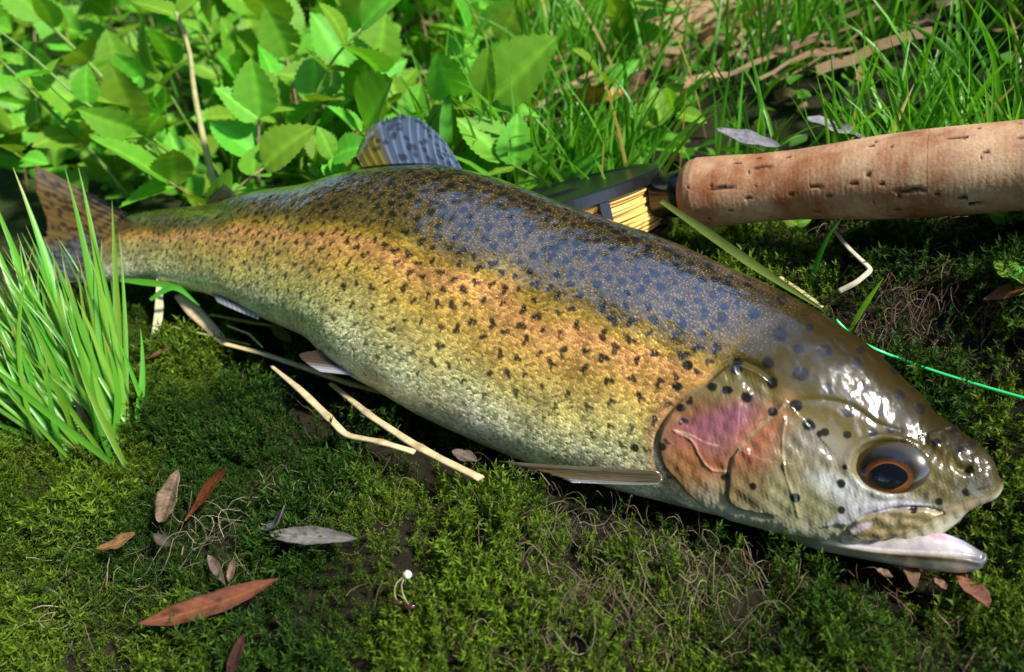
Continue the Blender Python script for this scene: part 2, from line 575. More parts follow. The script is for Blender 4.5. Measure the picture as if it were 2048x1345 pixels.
# warm blush towards the gill cover
blush = (sstep(230, 380, UVa) * np.exp(-((fr - .60) / .13) ** 2))[..., None]
CI = CI * (1 - 0.55 * blush) + np.array([.60, .30, .10]) * 0.55 * blush
sc_mask = np.ones((ns, nphi))
# head colours
inn = np.full((ns, nphi), -500.0); inn[sub] = inside
inh = np.full((ns, nphi), -500.0); inh[sub] = inhead
# the right side repeats the left one
hm = sstep(-22, 6, inh)
rs = np.arange(NL, NL + NR)
for j in rs:
    jm = int(np.argmin(np.abs(PHI[:NL] - (2 * math.pi - PHI[j]))))
    hm[:, j] = hm[:, jm]
hkey = np.array([0, .2, .34, .42, .52, .66, .8, .9, 1.0])
hcols = np.array([[.024, .015, .003], [.036, .025, .004], [.060, .043, .006], [.10, .075, .014], [.19, .155, .060], [.20, .165, .065], [.27, .24, .11], [.40, .36, .21], [.6, .58, .44]])
frh = np.clip(f + .25 * wob, 0, 1)
CH = np.stack([np.interp(frh, hkey, hcols[:, c]) for c in range(3)], -1)
def blob(cx, cy, rx, ry, ang=0.0, soft=0.62):
    ca, sa = math.cos(math.radians(ang)), math.sin(math.radians(ang))
    dx, dy = PIX[..., 0] - cx, PIX[..., 1] - cy
    r = np.hypot((dx * ca + dy * sa) / rx, (-dx * sa + dy * ca) / ry) + 0.07 * nA(PIX[..., 0], PIX[..., 1]) + .03 * nB(PIX[..., 0], PIX[..., 1])
    return (sstep(1 + soft, 1 - soft, r) * LEFT)[..., None]
def lay(Cc, m, col, amt):
    m = m * amt
    return Cc * (1 - m) + np.asarray(col) * m
CH = lay(CH, blob(1405, 895, 92, 78, -30), (.40, .11, .045), .9)
CH = lay(CH, blob(1435, 848, 85, 32, -20), (.27, .10, .15), .8)
CH = lay(CH, blob(1440, 890, 40, 26, -20), (.30, .14, .15), .6)
CH = lay(CH, blob(1360, 935, 46, 40, 30), (.34, .17, .06), .7)
CH = lay(CH, blob(1525, 893, 42, 78, 28), (.40, .14, .07), .9)
CH = lay(CH, blob(1500, 975, 40, 38, 0), (.25, .18, .07), .7)
CH = lay(CH, blob(1600, 930, 60, 70, 10), (.27, .23, .13), .7)
CH = lay(CH, blob(1640, 890, 60, 34, 20), (.28, .25, .21), .7)
CH = lay(CH, blob(1690, 985, 80, 26, 24), (.62, .62, .60), .85)
CH = lay(CH, blob(1780, 1012, 100, 16, 4), (.55, .53, .52), .8)
CH = lay(CH, blob(1790, 1000, 90, 14, 6), (.52, .50, .44), .7)
CH = lay(CH, blob(1610, 1010, 60, 40, 0), (.26, .26, .13), .6)
CH = lay(CH, blob(1900, 985, 70, 38, -15), (.11, .085, .03), .7)
CH = lay(CH, blob(1960, 950, 50, 50, 0), (.06, .05, .025), .8)
CH = lay(CH, blob(1930, 1015, 60, 12, -14), (.38, .28, .17), .7)
def regions(Cc):
    fo = np.zeros((ns, nphi)); fo[sub] = sstep(-4, 6, sd_fo)
    mx = np.zeros((ns, nphi)); mx[sub] = sstep(-2, 3, sd_mx)
    u_ = np.clip((PIX[..., 0] - 1696) / 188, 0, 1)
    fc_ = np.asarray((.52, .50, .50)) * (1 - u_[..., None]) + np.asarray((.40, .34, .50)) * u_[..., None]
    m_ = (fo * LEFT)[..., None] * .85
    Cc = Cc * (1 - m_) + fc_ * m_
    st_ = .5 + .5 * np.sin((PIX[..., 1] - .45 * (1700 - PIX[..., 0]) * -.3) * .30 + nA(PIX[..., 0], PIX[..., 1]) * 2)
    mc = np.asarray((.20, .155, .07)) * (1 - st_[..., None]) + np.asarray((.50, .36, .17)) * st_[..., None]
    m_ = (mx * LEFT)[..., None] * .95
    Cc = Cc * (1 - m_) + mc * m_
    pl = blob(1722, 1052, 26, 7, -22, .4)
    return lay(Cc, pl, (.62, .50, .58), .85)


CH = regions(CH) * .80
CI = CI * (1 - hm[..., None]) + CH * hm[..., None]
# pinkish membrane right behind the gill cover
mem = (np.exp(-((inn + 16) / 17) ** 2) * LEFT * sstep(760, 830, PIX[..., 1]) * sstep(1010, 960, PIX[..., 1]))[..., None]
CI = lay(CI, mem, (.40, .20, .09), .8)
# pale ridges of the gill plates
def ridge(lines, width, col, amt):
    global CI
    d_, _, al = seg_dist(PX, lines)
    m = np.zeros((ns, nphi)); m[sub] = np.exp(-(d_ / width) ** 2) * sstep(0, .06, al) * sstep(1, .94, al)
    CI = lay(CI, (m * LEFT)[..., None], col, amt)
ridge(PREOP[:34], 3.0, (.62, .50, .30), .75)
ridge(SUBOP, 2.0, (.62, .40, .28), .6)
ridge(CHEEK, 2.2, (.50, .40, .22), .5)
ridge(OPER[14:40], 2.5, (.50, .42, .26), .6)
ridge(curve2([(1345, 858), (1378, 868), (1410, 884), (1442, 893)]), 1.6, (.70, .45, .33), .6)
ridge(OPER[48:], 3.5, (.12, .09, .05), .6)
tpn = sstep(800, 700, PIX[..., 1])
sc_mask *= 1 - np.clip((inh + 20 + 75 * tpn) / (28 + 115 * tpn), 0, 1)
for j in rs:
    sc_mask[:, j] *= 1 - hm[:, j]
# ---- spots
spot = np.zeros((ns, nphi))


def add_spot(a0, g0, r, amt=1.0, star=0.35, crescent=False, sr=None, stretch=1.0):
    i0, i1 = np.searchsorted(lenq * 1000, [a0 - 2.4 * r, a0 + 2.4 * r])
    if i1 <= i0: return
    da = UVa[i0:i1] - a0; dg = (UVg[i0:i1] - g0)
    rr = np.hypot(da, dg / stretch); th = np.arctan2(dg, da)
    p1, p2 = sr.uniform(0, 6.28, 2)
    eff = r * (1 + star * (0.6 * np.sin(2 * th + p1) + 0.5 * np.sin(3 * th + p2)))
    m = sstep(eff * 1.25, eff * 0.75, rr)
    if crescent:
        ox, oy = r * 0.75, r * 0.55
        m = m * sstep(r * 0.35, r * 0.85, np.hypot(da - ox, dg - oy))
    spot[i0:i1] = np.maximum(spot[i0:i1], m * amt)


sr = np.random.default_rng(11)
placed = []
hmm = hq * 1000
tries = 0
while tries < 11000:
    tries += 1
    a0 = sr.uniform(4, FISH_LEN * 1000 - 88)
    i = int(np.searchsorted(lenq * 1000, a0))
    half = girth[NL - 1]
    gf = sr.uniform(0.0, 0.93)
    if sr.random() < 0.25: gf = -gf
    fa = abs(gf)
    gap = np.interp(fa, [0, .3, .45, .6, .75, .9], [3.8, 3.7, 5.0, 5.9, 6.9, 10.0]) * np.interp(a0, [0, 120, 300], [.55, .78, 1.0])
    g0 = gf * half * hmm[i]
    if any((a0 - p[0]) ** 2 + (g0 - p[1]) ** 2 < (min(gap, p[2]) ** 2) for p in placed): continue
    placed.append((a0, g0, gap))
full = girth[-1] + (girth[-1] - girth[-2])
for a0, g0, gap in placed:
    i = int(np.searchsorted(lenq * 1000, a0)); half = girth[NL - 1] * hmm[i]
    fa = abs(g0) / half
    r = np.interp(fa, [0, .3, .5, .75, .92], [1.65, 1.6, 1.5, 1.3, .8]) * sr.uniform(.72, 1.2) * np.interp(a0, [0, 120, 260], [.62, .8, 1.0])
    if g0 < 0: g0 = full * hmm[i] + g0
    add_spot(a0, g0, r, np.interp(fa, [0, .7, .92], [.97, .9, .55]), .5 if fa > .4 else .25, fa > .42 and sr.random() < .6, sr)


def add_spot_px(px, py, rpx, amt=1.0, ang=0, ratio=1.0):
    dx, dy = PIX[..., 0] - px, PIX[..., 1] - py
    ca, sa = math.cos(math.radians(ang)), math.sin(math.radians(ang))
    r = np.hypot((dx * ca + dy * sa) / ratio, (-dx * sa + dy * ca)) * (1 + 0.07 * nC(PIX[..., 0] * .4, PIX[..., 1] * .4))
    m = sstep(rpx * 1.18, rpx * 0.86, r) * LEFT * (np.cos(PHI) * 0 + (np.sin(PHI) > 0.02))[None, :]
    np.maximum(spot, m * amt, out=spot)


HS = [(1592, 811, 12), (1617, 850, 12), (1547, 823, 9), (1456, 782, 9), (1494, 796, 10), (1425, 774, 9), (1473, 740, 11), (1545, 766, 11),
      (1603, 748, 14), (1535, 725, 11), (1475, 723, 10), (1659, 777, 11), (1726, 776, 12), (1650, 701, 12), (1561, 672, 13), (1507, 629, 11),
      (1564, 601, 10), (1597, 697, 9), (1715, 726, 10), (1696, 823, 11), (1722, 700, 8), (1798, 789, 10), (1790, 741, 8), (1840, 818, 10),
      (1762, 823, 9), (1873, 886, 8), (1745, 865, 8), (1782, 861, 7), (1683, 968, 8), (1592, 995, 8), (1507, 972, 7), (1448, 956, 7),
      (1325, 892, 8), (1363, 816, 8), (1376, 730, 10), (1355, 773, 9), (1878, 1003, 7), (1828, 1019, 7), (1683, 1021, 7), (1932, 985, 8),
      (1908, 862, 8), (1924, 903, 8), (1888, 826, 7), (1860, 780, 8), (1269, 896, 8), (1620, 655, 8), (1680, 735, 8), (1640, 868, 6), (1650, 865, 8), (1695, 870, 7), (1944, 890, 7), (1832, 775, 8), (1690, 935, 5)]
for x_, y_, r_ in HS:
    add_spot_px(x_, y_, r_, .97, 20, 1.12)
for j in rs:
    pass
sp = spot[..., None]
CI = CI * (1 - sp) + np.array([.010, .008, .008]) * sp
CI = np.clip(CI * (1 + (0.10 - .06 * hm) * nB(UVa * 2, UVg * 2))[..., None], 0.003, .9)
hmw = sstep(-110, 50, inh)
wet = np.clip(np.interp(f, [0, .34, .44, .60, 1], [1, 1, .25, .10, .2]), 0, 1) * (1 - hmw) + hmw * np.interp(f, [0, .35, .5, 1], [.26, .26, .26, .24])

# skin material
k = NT('trout_skin')
colr = k.n('Attribute', attribute_name='Col').outputs['Color']
uvm = k.n('Attribute', attribute_name='UVmm').outputs['Vector']
scl = k.n('Attribute', attribute_name='scl').outputs['Fac']
wetn = k.n('Attribute', attribute_name='wet').outputs['Fac']
mp = k.n('Mapping'); mp.inputs['Scale'].default_value = (1 / 1.12, 1 / 0.92, 1); mp.inputs['Rotation'].default_value = (0, 0, math.radians(0))
wnz = k.n('TexNoise', i_Scale=0.12, i_Detail=2.0); k.l(uvm, wnz.inputs['Vector'])
wsub = k.n('VectorMath', operation='SUBTRACT'); k.l(wnz.outputs['Color'], wsub.inputs[0]); wsub.inputs[1].default_value = (.5, .5, .5)
wsc = k.n('VectorMath', operation='SCALE'); k.l(wsub.outputs[0], wsc.inputs[0]); wsc.inputs['Scale'].default_value = 1.3
wad = k.n('VectorMath', operation='ADD'); k.l(uvm, wad.inputs[0]); k.l(wsc.outputs[0], wad.inputs[1])
k.l(wad.outputs[0], mp.inputs['Vector'])
vor = k.n('TexVoronoi', voronoi_dimensions='2D', feature='F1', i_Scale=1.0, i_Randomness=0.75)
k.l(mp.outputs[0], vor.inputs['Vector'])
edge = k.n('TexVoronoi', voronoi_dimensions='2D', feature='DISTANCE_TO_EDGE', i_Scale=1.0, i_Randomness=0.75)
k.l(mp.outputs[0], edge.inputs['Vector'])
dome = k.math('SUBTRACT', 1.0, k.math('POWER', vor.outputs['Distance'], 2.0))
sepc = k.n('SeparateColor'); k.l(vor.outputs['Color'], sepc.inputs[0])
rnd = sepc.outputs[0]
# per-scale brightness
bright = k.math('ADD', 0.72, k.math('MULTIPLY', rnd, 0.62))
bmix = k.math('ADD', k.math('MULTIPLY', k.math('SUBTRACT', bright, 1.0), scl), 1.0)
eg = k.ramp(edge.outputs['Distance'], [(0.0, (0.82,) * 3), (0.16, (1.0,) * 3)])
cc = k.mix(1.0, colr, bmix, 'MULTIPLY')
cc = k.mix(scl, cc, k.mix(1.0, cc, eg, 'MULTIPLY'))
dotm = k.ramp(vor.outputs['Distance'], [(0.16, (1, 1, 1)), (0.36, (0, 0, 0))])
lum = k.n('RGBToBW'); k.l(colr, lum.inputs[0])
dark_ = k.ramp(lum.outputs[0], [(0.012, (0, 0, 0)), (0.03, (1, 1, 1)), (0.20, (0, 0, 0))])
dd2 = k.math('MULTIPLY', k.math('MULTIPLY', dotm, k.math('POWER', sepc.outputs[1], 2.0)), k.math('MULTIPLY', scl, dark_))
cc = k.mix(k.math('MULTIPLY', dd2, 0.8), cc, (0.55, 0.33, 0.12, 1))  # scale glints on the dark back, painted into base colour as gold dots
fine = k.noise(2.2, 5, 0.7, uvm)
cc = k.mix(1.0, cc, k.ramp(fine, [(0.3, (0.78,) * 3), (0.7, (1.22,) * 3)]), 'MULTIPLY')
k.l(cc, k.b.inputs['Base Color'])
# scales tilt a little each its own way: glitter
geo = k.n('NewGeometry')
vs = k.n('VectorMath', operation='SUBTRACT'); k.l(vor.outputs['Color'], vs.inputs[0]); vs.inputs[1].default_value = (0.5, 0.5, 0.5)
vm = k.n('VectorMath', operation='SCALE'); k.l(vs.outputs[0], vm.inputs[0]); k.l(k.math('MULTIPLY', scl, 0.34), vm.inputs['Scale'])
bnorm = k.bump(k.math('MULTIPLY', dome, scl), 0.42, 0.0004)
fn = k.bump(fine, 0.18, 0.0004, bnorm)
va = k.n('VectorMath', operation='ADD'); k.l(fn, va.inputs[0]); k.l(vm.outputs[0], va.inputs[1])
vn = k.n('VectorMath', operation='NORMALIZE'); k.l(va.outputs[0], vn.inputs[0])
k.l(vn.outputs[0], k.b.inputs['Normal'])
k.l(k.math('ADD', 0.08, k.math('MULTIPLY', scl, 0.32)), k.b.inputs['Specular IOR Level'])
k.l(k.math('ADD', 0.04, k.math('MULTIPLY', scl, 0.22)), k.b.inputs['Metallic'])
k.set( Coat_IOR=2.6, Coat_Roughness=0.05)
k.l(k.math('ADD', 0.32, k.math('MULTIPLY', wetn, 0.16)), k.b.inputs['Roughness'])
patchy = k.ramp(k.noise(0.16, 4, 0.55, uvm, 0.6), [(0.42, (0.30,) * 3), (0.54, (1, 1, 1))])
pw = k.mix(scl, patchy, (1, 1, 1, 1))
k.l(k.math('MULTIPLY', wetn, pw), k.b.inputs['Coat Weight'])
cb = k.bump(k.math('MULTIPLY', dome, scl), 0.16, 0.0004)
cb2 = k.bump(k.noise(0.17, 1.5, 0.45, uvm), 0.40, 0.0022, cb)
k.l(k.math('SUBTRACT', 0.17, k.math('MULTIPLY', scl, 0.12)), k.b.inputs['Coat Roughness'])
k.l(cb2, k.b.inputs['Coat Normal'])
M_SKIN = k.m

M_WETV = vcol_mat('wet_flesh', rough=0.32, spec=0.5, noise_scale=500, noise_amt=0.22, bump=0.25, coat=0.7)
k = NT('fin_membrane')
colr = k.n('Attribute', attribute_name='Col').outputs['Color']
k.l(colr, k.b.inputs['Base Color'])
k.set(Roughness=0.35, Coat_Weight=0.8, Coat_Roughness=0.08, Coat_IOR=1.8, Specular_IOR_Level=0.4)
k.l(k.bump(k.noise(600, 3, 0.6, k.coord('Object')), 0.2, 0.0005), k.b.inputs['Normal'])
tr = k.n('BsdfTranslucent'); k.l(colr, tr.inputs['Color'])
ms = k.n('MixShader'); ms.inputs[0].default_value = 0.25
k.l(k.b.outputs[0], ms.inputs[1]); k.l(tr.outputs[0], ms.inputs[2]); k.l(ms.outputs[0], k.out.inputs['Surface'])
M_FIN = k.m
k = NT('eye_glossy')
k.l(k.n('Attribute', attribute_name='Col').outputs['Color'], k.b.inputs['Base Color'])
k.set(Roughness=0.25, Coat_Weight=1.0, Coat_Roughness=0.015, Coat_IOR=1.45)
M_EYE = k.m

fish_base = np.array([*(Cq[420][:2]), float(gz(Cq[420][0], Cq[420][1]))])
trout = empty('trout', fish_base, 'freshly caught spotted trout lying on its side on the moss', 'fish')
# closing caps
verts = np.concatenate([BODY2.reshape(-1, 3), BODY2[0].mean(0)[None], (BODY2[-1].mean(0) + Aq[-1] * 0.0006)[None]])
faces = [grid_faces(ns, nphi, True)]
nb = ns * nphi
j = np.arange(nphi)
c0 = np.stack([j, np.full(nphi, nb), np.full(nphi, nb), (j + 1) % nphi], -1)
quads = np.concatenate(faces)
tri0 = [(int((a + 1) % nphi), int(a), nb) for a in range(nphi)]
tri1 = [((ns - 1) * nphi + int(a), (ns - 1) * nphi + int((a + 1) % nphi), nb + 1) for a in range(nphi)]
colv = np.concatenate([CI.reshape(-1, 3), CI[0].mean(0)[None], CI[-1].mean(0)[None]])
ext = lambda a: np.concatenate([a.reshape(-1), [a[0].mean(), a[-1].mean()]])
uvv = np.concatenate([np.stack([UVa, UVg], -1).reshape(-1, 2), [[0, 0], [FISH_LEN * 1000, 0]]])
# pad the cap triangles as separate small meshes is needless: write all faces as triangles + quads through loops


def mesh_mixed(name, verts, quads, tris, **kw):
    q = np.asarray(quads, np.int32); t = np.asarray(tris, np.int32)
    allq = np.concatenate([q[:, [0, 1, 2]], q[:, [0, 2, 3]], t])
    return mesh_data(name, verts, allq, **kw)


body_me = mesh_mixed('body', verts - fish_base, quads, np.array(tri0 + tri1), mat=M_SKIN, col=colv,
                     attrs={'scl': ext(sc_mask), 'wet': ext(wet)}, uv=uvv)
body = link('body', body_me, trout)
import bmesh


def fix_normals(o):
    bm = bmesh.new(); bm.from_mesh(o.data)
    bmesh.ops.recalc_face_normals(bm, faces=bm.faces)
    bm.to_mesh(o.data); bm.free()


vchk = BODY2[420, NL // 2]; nchk = np.array(body.data.vertices[420 * nphi + NL // 2].normal)
if np.dot(nchk, NORM[420, NL // 2]) < 0:
    body.data.flip_normals()


def near_station(p):
    pc, _ = project(Cs)
    return int(np.argmin(np.hypot(pc[:, 0] - p[0], pc[:, 1] - p[1])))


def on_plane(p, i, off=0.0, lean=0.0):
    """photo pixel -> the fish's median plane (shifted sideways by off, leaning over by lean) at station i"""
    r = rays(p)
    n = Lq[i]; q = Cs[i] + n * off
    if lean: n = nrm(n + lean * nrm(CAM - Cs[i]))
    t = np.dot(q - CAM, n) / np.dot(r, n)
    return CAM + r * t


def fin(name, base_px, tip_px, station, off=0.0, nrays=12, colfn=None, curl=0.0, nu=60, nv=26, thick=0.0007, wave=0.0, lean=0.0, jag=0.0, drop=None):
    bp, tp = curve2(base_px, nu), curve2(tip_px, nu)
    st = [near_station(p) for p in bp] if station is None else [station] * nu
    u = np.linspace(0, 1, nu); v = np.linspace(0, 1, nv)
    G = np.zeros((nu, nv, 3))
    rr = np.random.default_rng(len(name) * 7)
    jg = rr.uniform(-1, 1, nu)
    for i in range(nu):
        n = Lq[st[i]]
        b = on_plane(bp[i], st[i], off, lean)
        t = on_plane(tp[i], st[i], off + curl, lean)
        if drop is not None:
            t = t + np.asarray(drop)
        t = b + (t - b) * (1 + jag * jg[i])
        G[i] = b + v[:, None] * (t - b)
        G[i] += n * (curl * (v ** 2 - v) + wave * np.sin(u[i] * 9) * v)[:, None]
    nn = nrm(np.cross(np.gradient(G, axis=0), np.gradient(G, axis=1)))
    if np.dot(nn[nu // 2, nv // 2], Lq[st[nu // 2]]) < 0: nn = -nn
    ridge_ = (np.cos(u * nrays * 2 * math.pi) * 0.5 + 0.5)[:, None] * np.ones((1, nv))
    th = thick * (0.80 + 0.20 * ridge_) * (1.15 - 0.85 * v)[None, :]
    top = G + nn * th[..., None]; bot = G - nn * th[..., None]
    V = np.concatenate([top.reshape(-1, 3), bot.reshape(-1, 3)])
    m = nu * nv
    Fq = [grid_faces(nu, nv), grid_faces(nu, nv)[:, ::-1] + m]
    rim = list(range(0, nv)) + [i * nv + nv - 1 for i in range(1, nu)] + [(nu - 1) * nv + jj for jj in range(nv - 2, -1, -1)] + [i * nv for i in range(nu - 2, 0, -1)]
    R = np.array([[rim[a], rim[(a + 1) % len(rim)], rim[(a + 1) % len(rim)] + m, rim[a] + m] for a in range(len(rim))])
    UU, VV = np.meshgrid(u, v, indexing='ij')
    c = colfn(UU, VV, ridge_).reshape(-1, 3)
    o = part(name, trout, V, np.concatenate(Fq + [R]), M_FIN, fish_base, col=np.concatenate([c, c]))
    fix_normals(o)
    return o


def spots2(U, V, n, r, asp, seed):
    r_ = np.random.default_rng(seed); m = np.zeros_like(U)
    for _ in range(n):
        a, b = r_.uniform(0, 1), r_.uniform(.05, .95)
        m = np.maximum(m, sstep(r * 1.3, r * .7, np.hypot((U - a) * asp, V - b)))
    return m[..., None]


def lerp3(a, b, t):
    return np.asarray(a) * (1 - t[..., None]) + np.asarray(b) * t[..., None]


def dorsal_col(U, V, R):
    c = lerp3((.20, .165, .030), (.12, .165, .26), sstep(.22, .34, U))  # the blue is sky reflection painted into the fin colour
    c = c * (0.70 + 0.75 * R[..., None] ** 4)
    s = spots2(U, V, 60, .055, 2.2, 5) * .8
    c = c * (1 - .85 * s) + np.array([.012, .012, .014]) * .85 * s
    return c


fin('dorsal_fin', [(726, 336), (760, 332), (810, 329), (870, 331), (926, 341)], [(716, 306), (727, 280), (742, 258), (764, 243), (793, 231), (824, 233), (852, 249), (880, 272), (906, 306)], None,
    nrays=13, colfn=dorsal_col, curl=-0.010, wave=0.0012, nu=150, nv=60, jag=0.05)


def tail_col(U, V, R):
    c = lerp3((.13, .082, .024), (.075, .08, .085), sstep(.45, .62, U + .1 * np.sin(V * 5)))
    c = c * (0.78 + 0.35 * R[..., None])
    s = spots2(U, V, 170, .035, 1.6, 8)
    c = c * (1 - .8 * s) + np.array([.02, .014, .008]) * .8 * s
    return c


fin('tail_fin', [(256, 428), (232, 455), (226, 498), (228, 535), (238, 564)], [(70, 330), (82, 400), (92, 450), (72, 520), (110, 566)], 12,
    nrays=17, colfn=tail_col, curl=0.004, wave=0.0015, nu=130, nv=46, thick=0.0008, jag=0.03, lean=1.5)
fin('adipose_fin', [(418, 412), (432, 408), (450, 402), (470, 396)], [(424, 384), (432, 370), (446, 368), (466, 382)], None, nrays=2,
    colfn=lambda U, V, R: lerp3((.03, .025, .012), (.05, .05, .05), V), thick=0.0016, nu=24, nv=14)
fin('anal_fin', [(420, 576), (450, 588), (485, 604), (520, 622)], [(436, 606), (462, 618), (492, 630), (516, 640)], None, nrays=9,
    colfn=lambda U, V, R: lerp3((.10, .08, .05), (.55, .56, .58), sstep(.3, .9, V)) * (0.6 + .5 * R[..., None]), off=0.004, nu=40, nv=14)
fin('pelvic_fin', [(722, 752), (716, 738), (706, 724), (694, 712)], [(640, 744), (614, 728), (598, 712), (640, 700)], None, nrays=9, off=0.008,
    colfn=lambda U, V, R: lerp3((.50, .48, .52), (.09, .055, .035), sstep(.05, .45, U)) * (0.65 + .5 * R[..., None]), nu=40, nv=24, curl=0.002)


def pect_col(U, V, R):
    c = lerp3((.36, .36, .36), (.10, .078, .034), sstep(.03, .16, U))
    c = c * (0.8 + .35 * R[..., None])
    s = spots2(U, V, 16, .04, 1.6, 14)
    return c * (1 - .7 * s) + np.array([.02, .015, .01]) * .7 * s


ip = near_station((1300, 740))
fin('pectoral_fin', [(1316, 968), (1326, 961), (1325, 952), (1316, 945)], [(1150, 966), (1090, 945), (1040, 932), (1010, 924)], ip, off=hq[ip] * kq[ip] * 0.72,
    nrays=10, colfn=pect_col, nu=70, nv=40, curl=0.005, thick=0.0006, wave=0.0012, jag=0.05)

# eye: dome in the socket with iris and pupil
hv = np.where(LEFT, np.hypot(PIX[..., 0] - EYE[0], PIX[..., 1] - EYE[1]), 1e9)
ei = np.unravel_index(np.argmin(hv), hv.shape)
EC, EN = BODY[ei], NORM[ei]
view = nrm(CAM - EC)
EN = nrm(EN * 0.75 + view * 0.25)
pxm = DEP[ei] / F                                  # metres per photo pixel at the eye
ea = nrm(Aq[ei[0]] - EN * np.dot(Aq[ei[0]], EN)); ed = np.cross(EN, ea)
if np.dot(ed, Dq[ei[0]]) < 0: ed = -ed
# image-aligned axes in the eye plane
right = nrm(np.array([1.0, 0, 0]) - EN * EN[0])
upv = np.cross(EN, right)
if upv[2] < 0: upv = -upv


def eye_cap(r0, r1, rx, ry, cx, cy, bulge, colfn, n=48, m=14, lift=0.0, roll=0.12, pear=0.0):
    an = np.linspace(0, 2 * math.pi, n, endpoint=False)
    rr = np.linspace(r0, r1, m)
    V, Cc = [], []
    for r in rr:
        x = rx * r * (np.cos(an) + pear * np.clip(np.cos(an), 0, 1) ** 5); y = ry * r * np.sin(an)
        x, y = x * math.cos(roll) - y * math.sin(roll) * -1, -x * math.sin(roll) + y * math.cos(roll)
        X_ = cx + x; Y_ = cy + y
        z = bulge(X_, Y_) + lift
        V.append(EC + X_[:, None] * right + Y_[:, None] * upv + z[:, None] * EN)
        Cc.append(colfn(np.full(n, r), an))
    V = np.concatenate(V); Cc = np.concatenate(Cc)
    fs = [tuple(q) for q in grid_faces(m, n, True)]
    if r0 == 0:
        fs = fs
    return V, fs, Cc


RX, RY = 74 * pxm, 55 * pxm
bul = lambda x, y: 0.0040 * np.sqrt(np.clip(1.08 - (x / RX) ** 2 - (y / RY) ** 2, 0, 2)) - 0.0028
def ball_col(r, an):
    c0 = np.array([.040, .027, .008]); c1 = np.array([.012, .008, .004]); c2 = np.array([.055, .050, .036])
    t = sstep(.55, .8, r)[:, None]; t2 = sstep(.84, .98, r)[:, None]
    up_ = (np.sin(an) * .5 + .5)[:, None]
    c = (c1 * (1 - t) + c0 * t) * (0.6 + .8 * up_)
    return c * (1 - t2) + c2 * t2
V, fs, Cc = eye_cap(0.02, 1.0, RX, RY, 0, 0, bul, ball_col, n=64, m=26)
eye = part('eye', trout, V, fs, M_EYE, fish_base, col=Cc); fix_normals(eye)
if np.dot(np.array(eye.data.polygons[200].normal), EN) < 0: eye.data.flip_normals()
ICX, ICY = -2 * pxm, -20 * pxm
def iris_col(r, an):
    c = np.array([.24, .085, .014]) * (0.45 + 0.65 * np.exp(-((r - .66) / .07) ** 2) - .25 * np.sin(an) * sstep(.6, .8, r))[:, None] * (1 + .18 * np.sin(an * 17) * np.sin(an * 7))[:, None]
    dk = sstep(.84, 1.0, r)[:, None]
    return np.clip(c * (1 - .8 * dk), .01, 1)
V, fs, Cc = eye_cap(0.45, 1.0, 47 * pxm, 38 * pxm, ICX, ICY, bul, iris_col, n=64, m=14, lift=0.0003, roll=0.05)
iris = part('iris', eye, V, fs, M_EYE, fish_base, col=Cc); fix_normals(iris)
if np.dot(np.array(iris.data.polygons[100].normal), EN) < 0: iris.data.flip_normals()
V, fs, Cc = eye_cap(0.0, 1.0, 31 * pxm, 25 * pxm, ICX, ICY, bul, lambda r, an: np.tile([.004, .005, .010], (len(r), 1)), n=48, m=8, lift=0.0007, roll=0.05, pear=0.14)
pupil = part('pupil', eye, V, fs, M_EYE, fish_base, col=Cc)
if np.dot(np.array(pupil.data.polygons[100].normal), EN) < 0: pupil.data.flip_normals()


# lower jaw: shallow scoop hinged under the cheek
JS = np.array([[1575, 1058, 1572, 1078, 1.2], [1640, 1052, 1640, 1100, 1.5], [1700, 1058, 1700, 1113, 1.6], [1760, 1060, 1758, 1124, 1.7], [1820, 1052, 1816, 1134, 1.5],
               [1872, 1048, 1868, 1141, 1.25], [1915, 1064, 1914, 1146, 1.15], [1945, 1084, 1944, 1145, 1.2], [1962, 1098, 1961, 1141, 1.2], [1971, 1110, 1971, 1130, 1.2]])
jt, jb, jk = JS[:, :2], JS[:, 2:4], JS[:, 4]
js0 = near_station((1800, 930))
JC = np.array([on_plane(p, js0, -0.001) for p in (jt + jb) / 2])
jh = np.linalg.norm(jt - jb, axis=1) / 2 * np.array([project(c)[1] for c in JC]) / F
JD, JL = Dq[js0], Lq[js0]
for it in range(6):
    for i in range(len(JC)):
        c, s = np.cos(phi_s), np.sin(phi_s)
        P = JC[i] + (jh[i] * c)[:, None] * JD + (jh[i] * jk[i] * s)[:, None] * JL
        pp, dd = project(P); nn = nrm(jt[i] - jb[i]); pr = pp @ nn
        jh[i] *= ((jt[i] - jb[i]) @ nn) / (pr.max() - pr.min())
        sh = ((jt[i] + jb[i]) / 2) @ nn - (pr.max() + pr.min()) / 2
        pc, dc = project(JC[i]); JC[i] = at(pc + nn * sh, dc)
nj, npj = 130, 120
sj = np.r_[0, np.cumsum(np.linalg.norm(np.diff(np.c_[JC * 1000, jh * 2000], axis=0), axis=1))]
tj = np.linspace(0, sj[-1], nj)
JCq, jhq, jkq = spline(sj, JC, tj), np.maximum(spline(sj, jh, tj), .0006), spline(sj, jk, tj)
pj = np.linspace(0, 2 * math.pi, npj, endpoint=False)
cj, s_j = np.cos(pj)[None, :], np.sin(pj)[None, :]
uu = np.linspace(0, 1, nj)[:, None]
scoop = sstep(.30, .62, uu) * sstep(1.0, .86, uu)
top_c = np.where(cj > 0, cj, 0)
cent = np.exp(-((s_j - .02) / .62) ** 4) * (cj > -.05)
yv = cj - cent * 0.85 * scoop * np.clip(cj, 0, 1)
JV = JCq[:, None, :] + (jhq[:, None] * yv)[..., None] * JD + (jhq * jkq)[:, None, None] * s_j[..., None] * JL
JPX, _ = project(JV)
RIM = curve2([(1560, 1076), (1640, 1086), (1700, 1096), (1800, 1106), (1870, 1110), (1930, 1116), (1968, 1124)])
d_r, s_r, a_r = seg_dist(JPX, RIM)
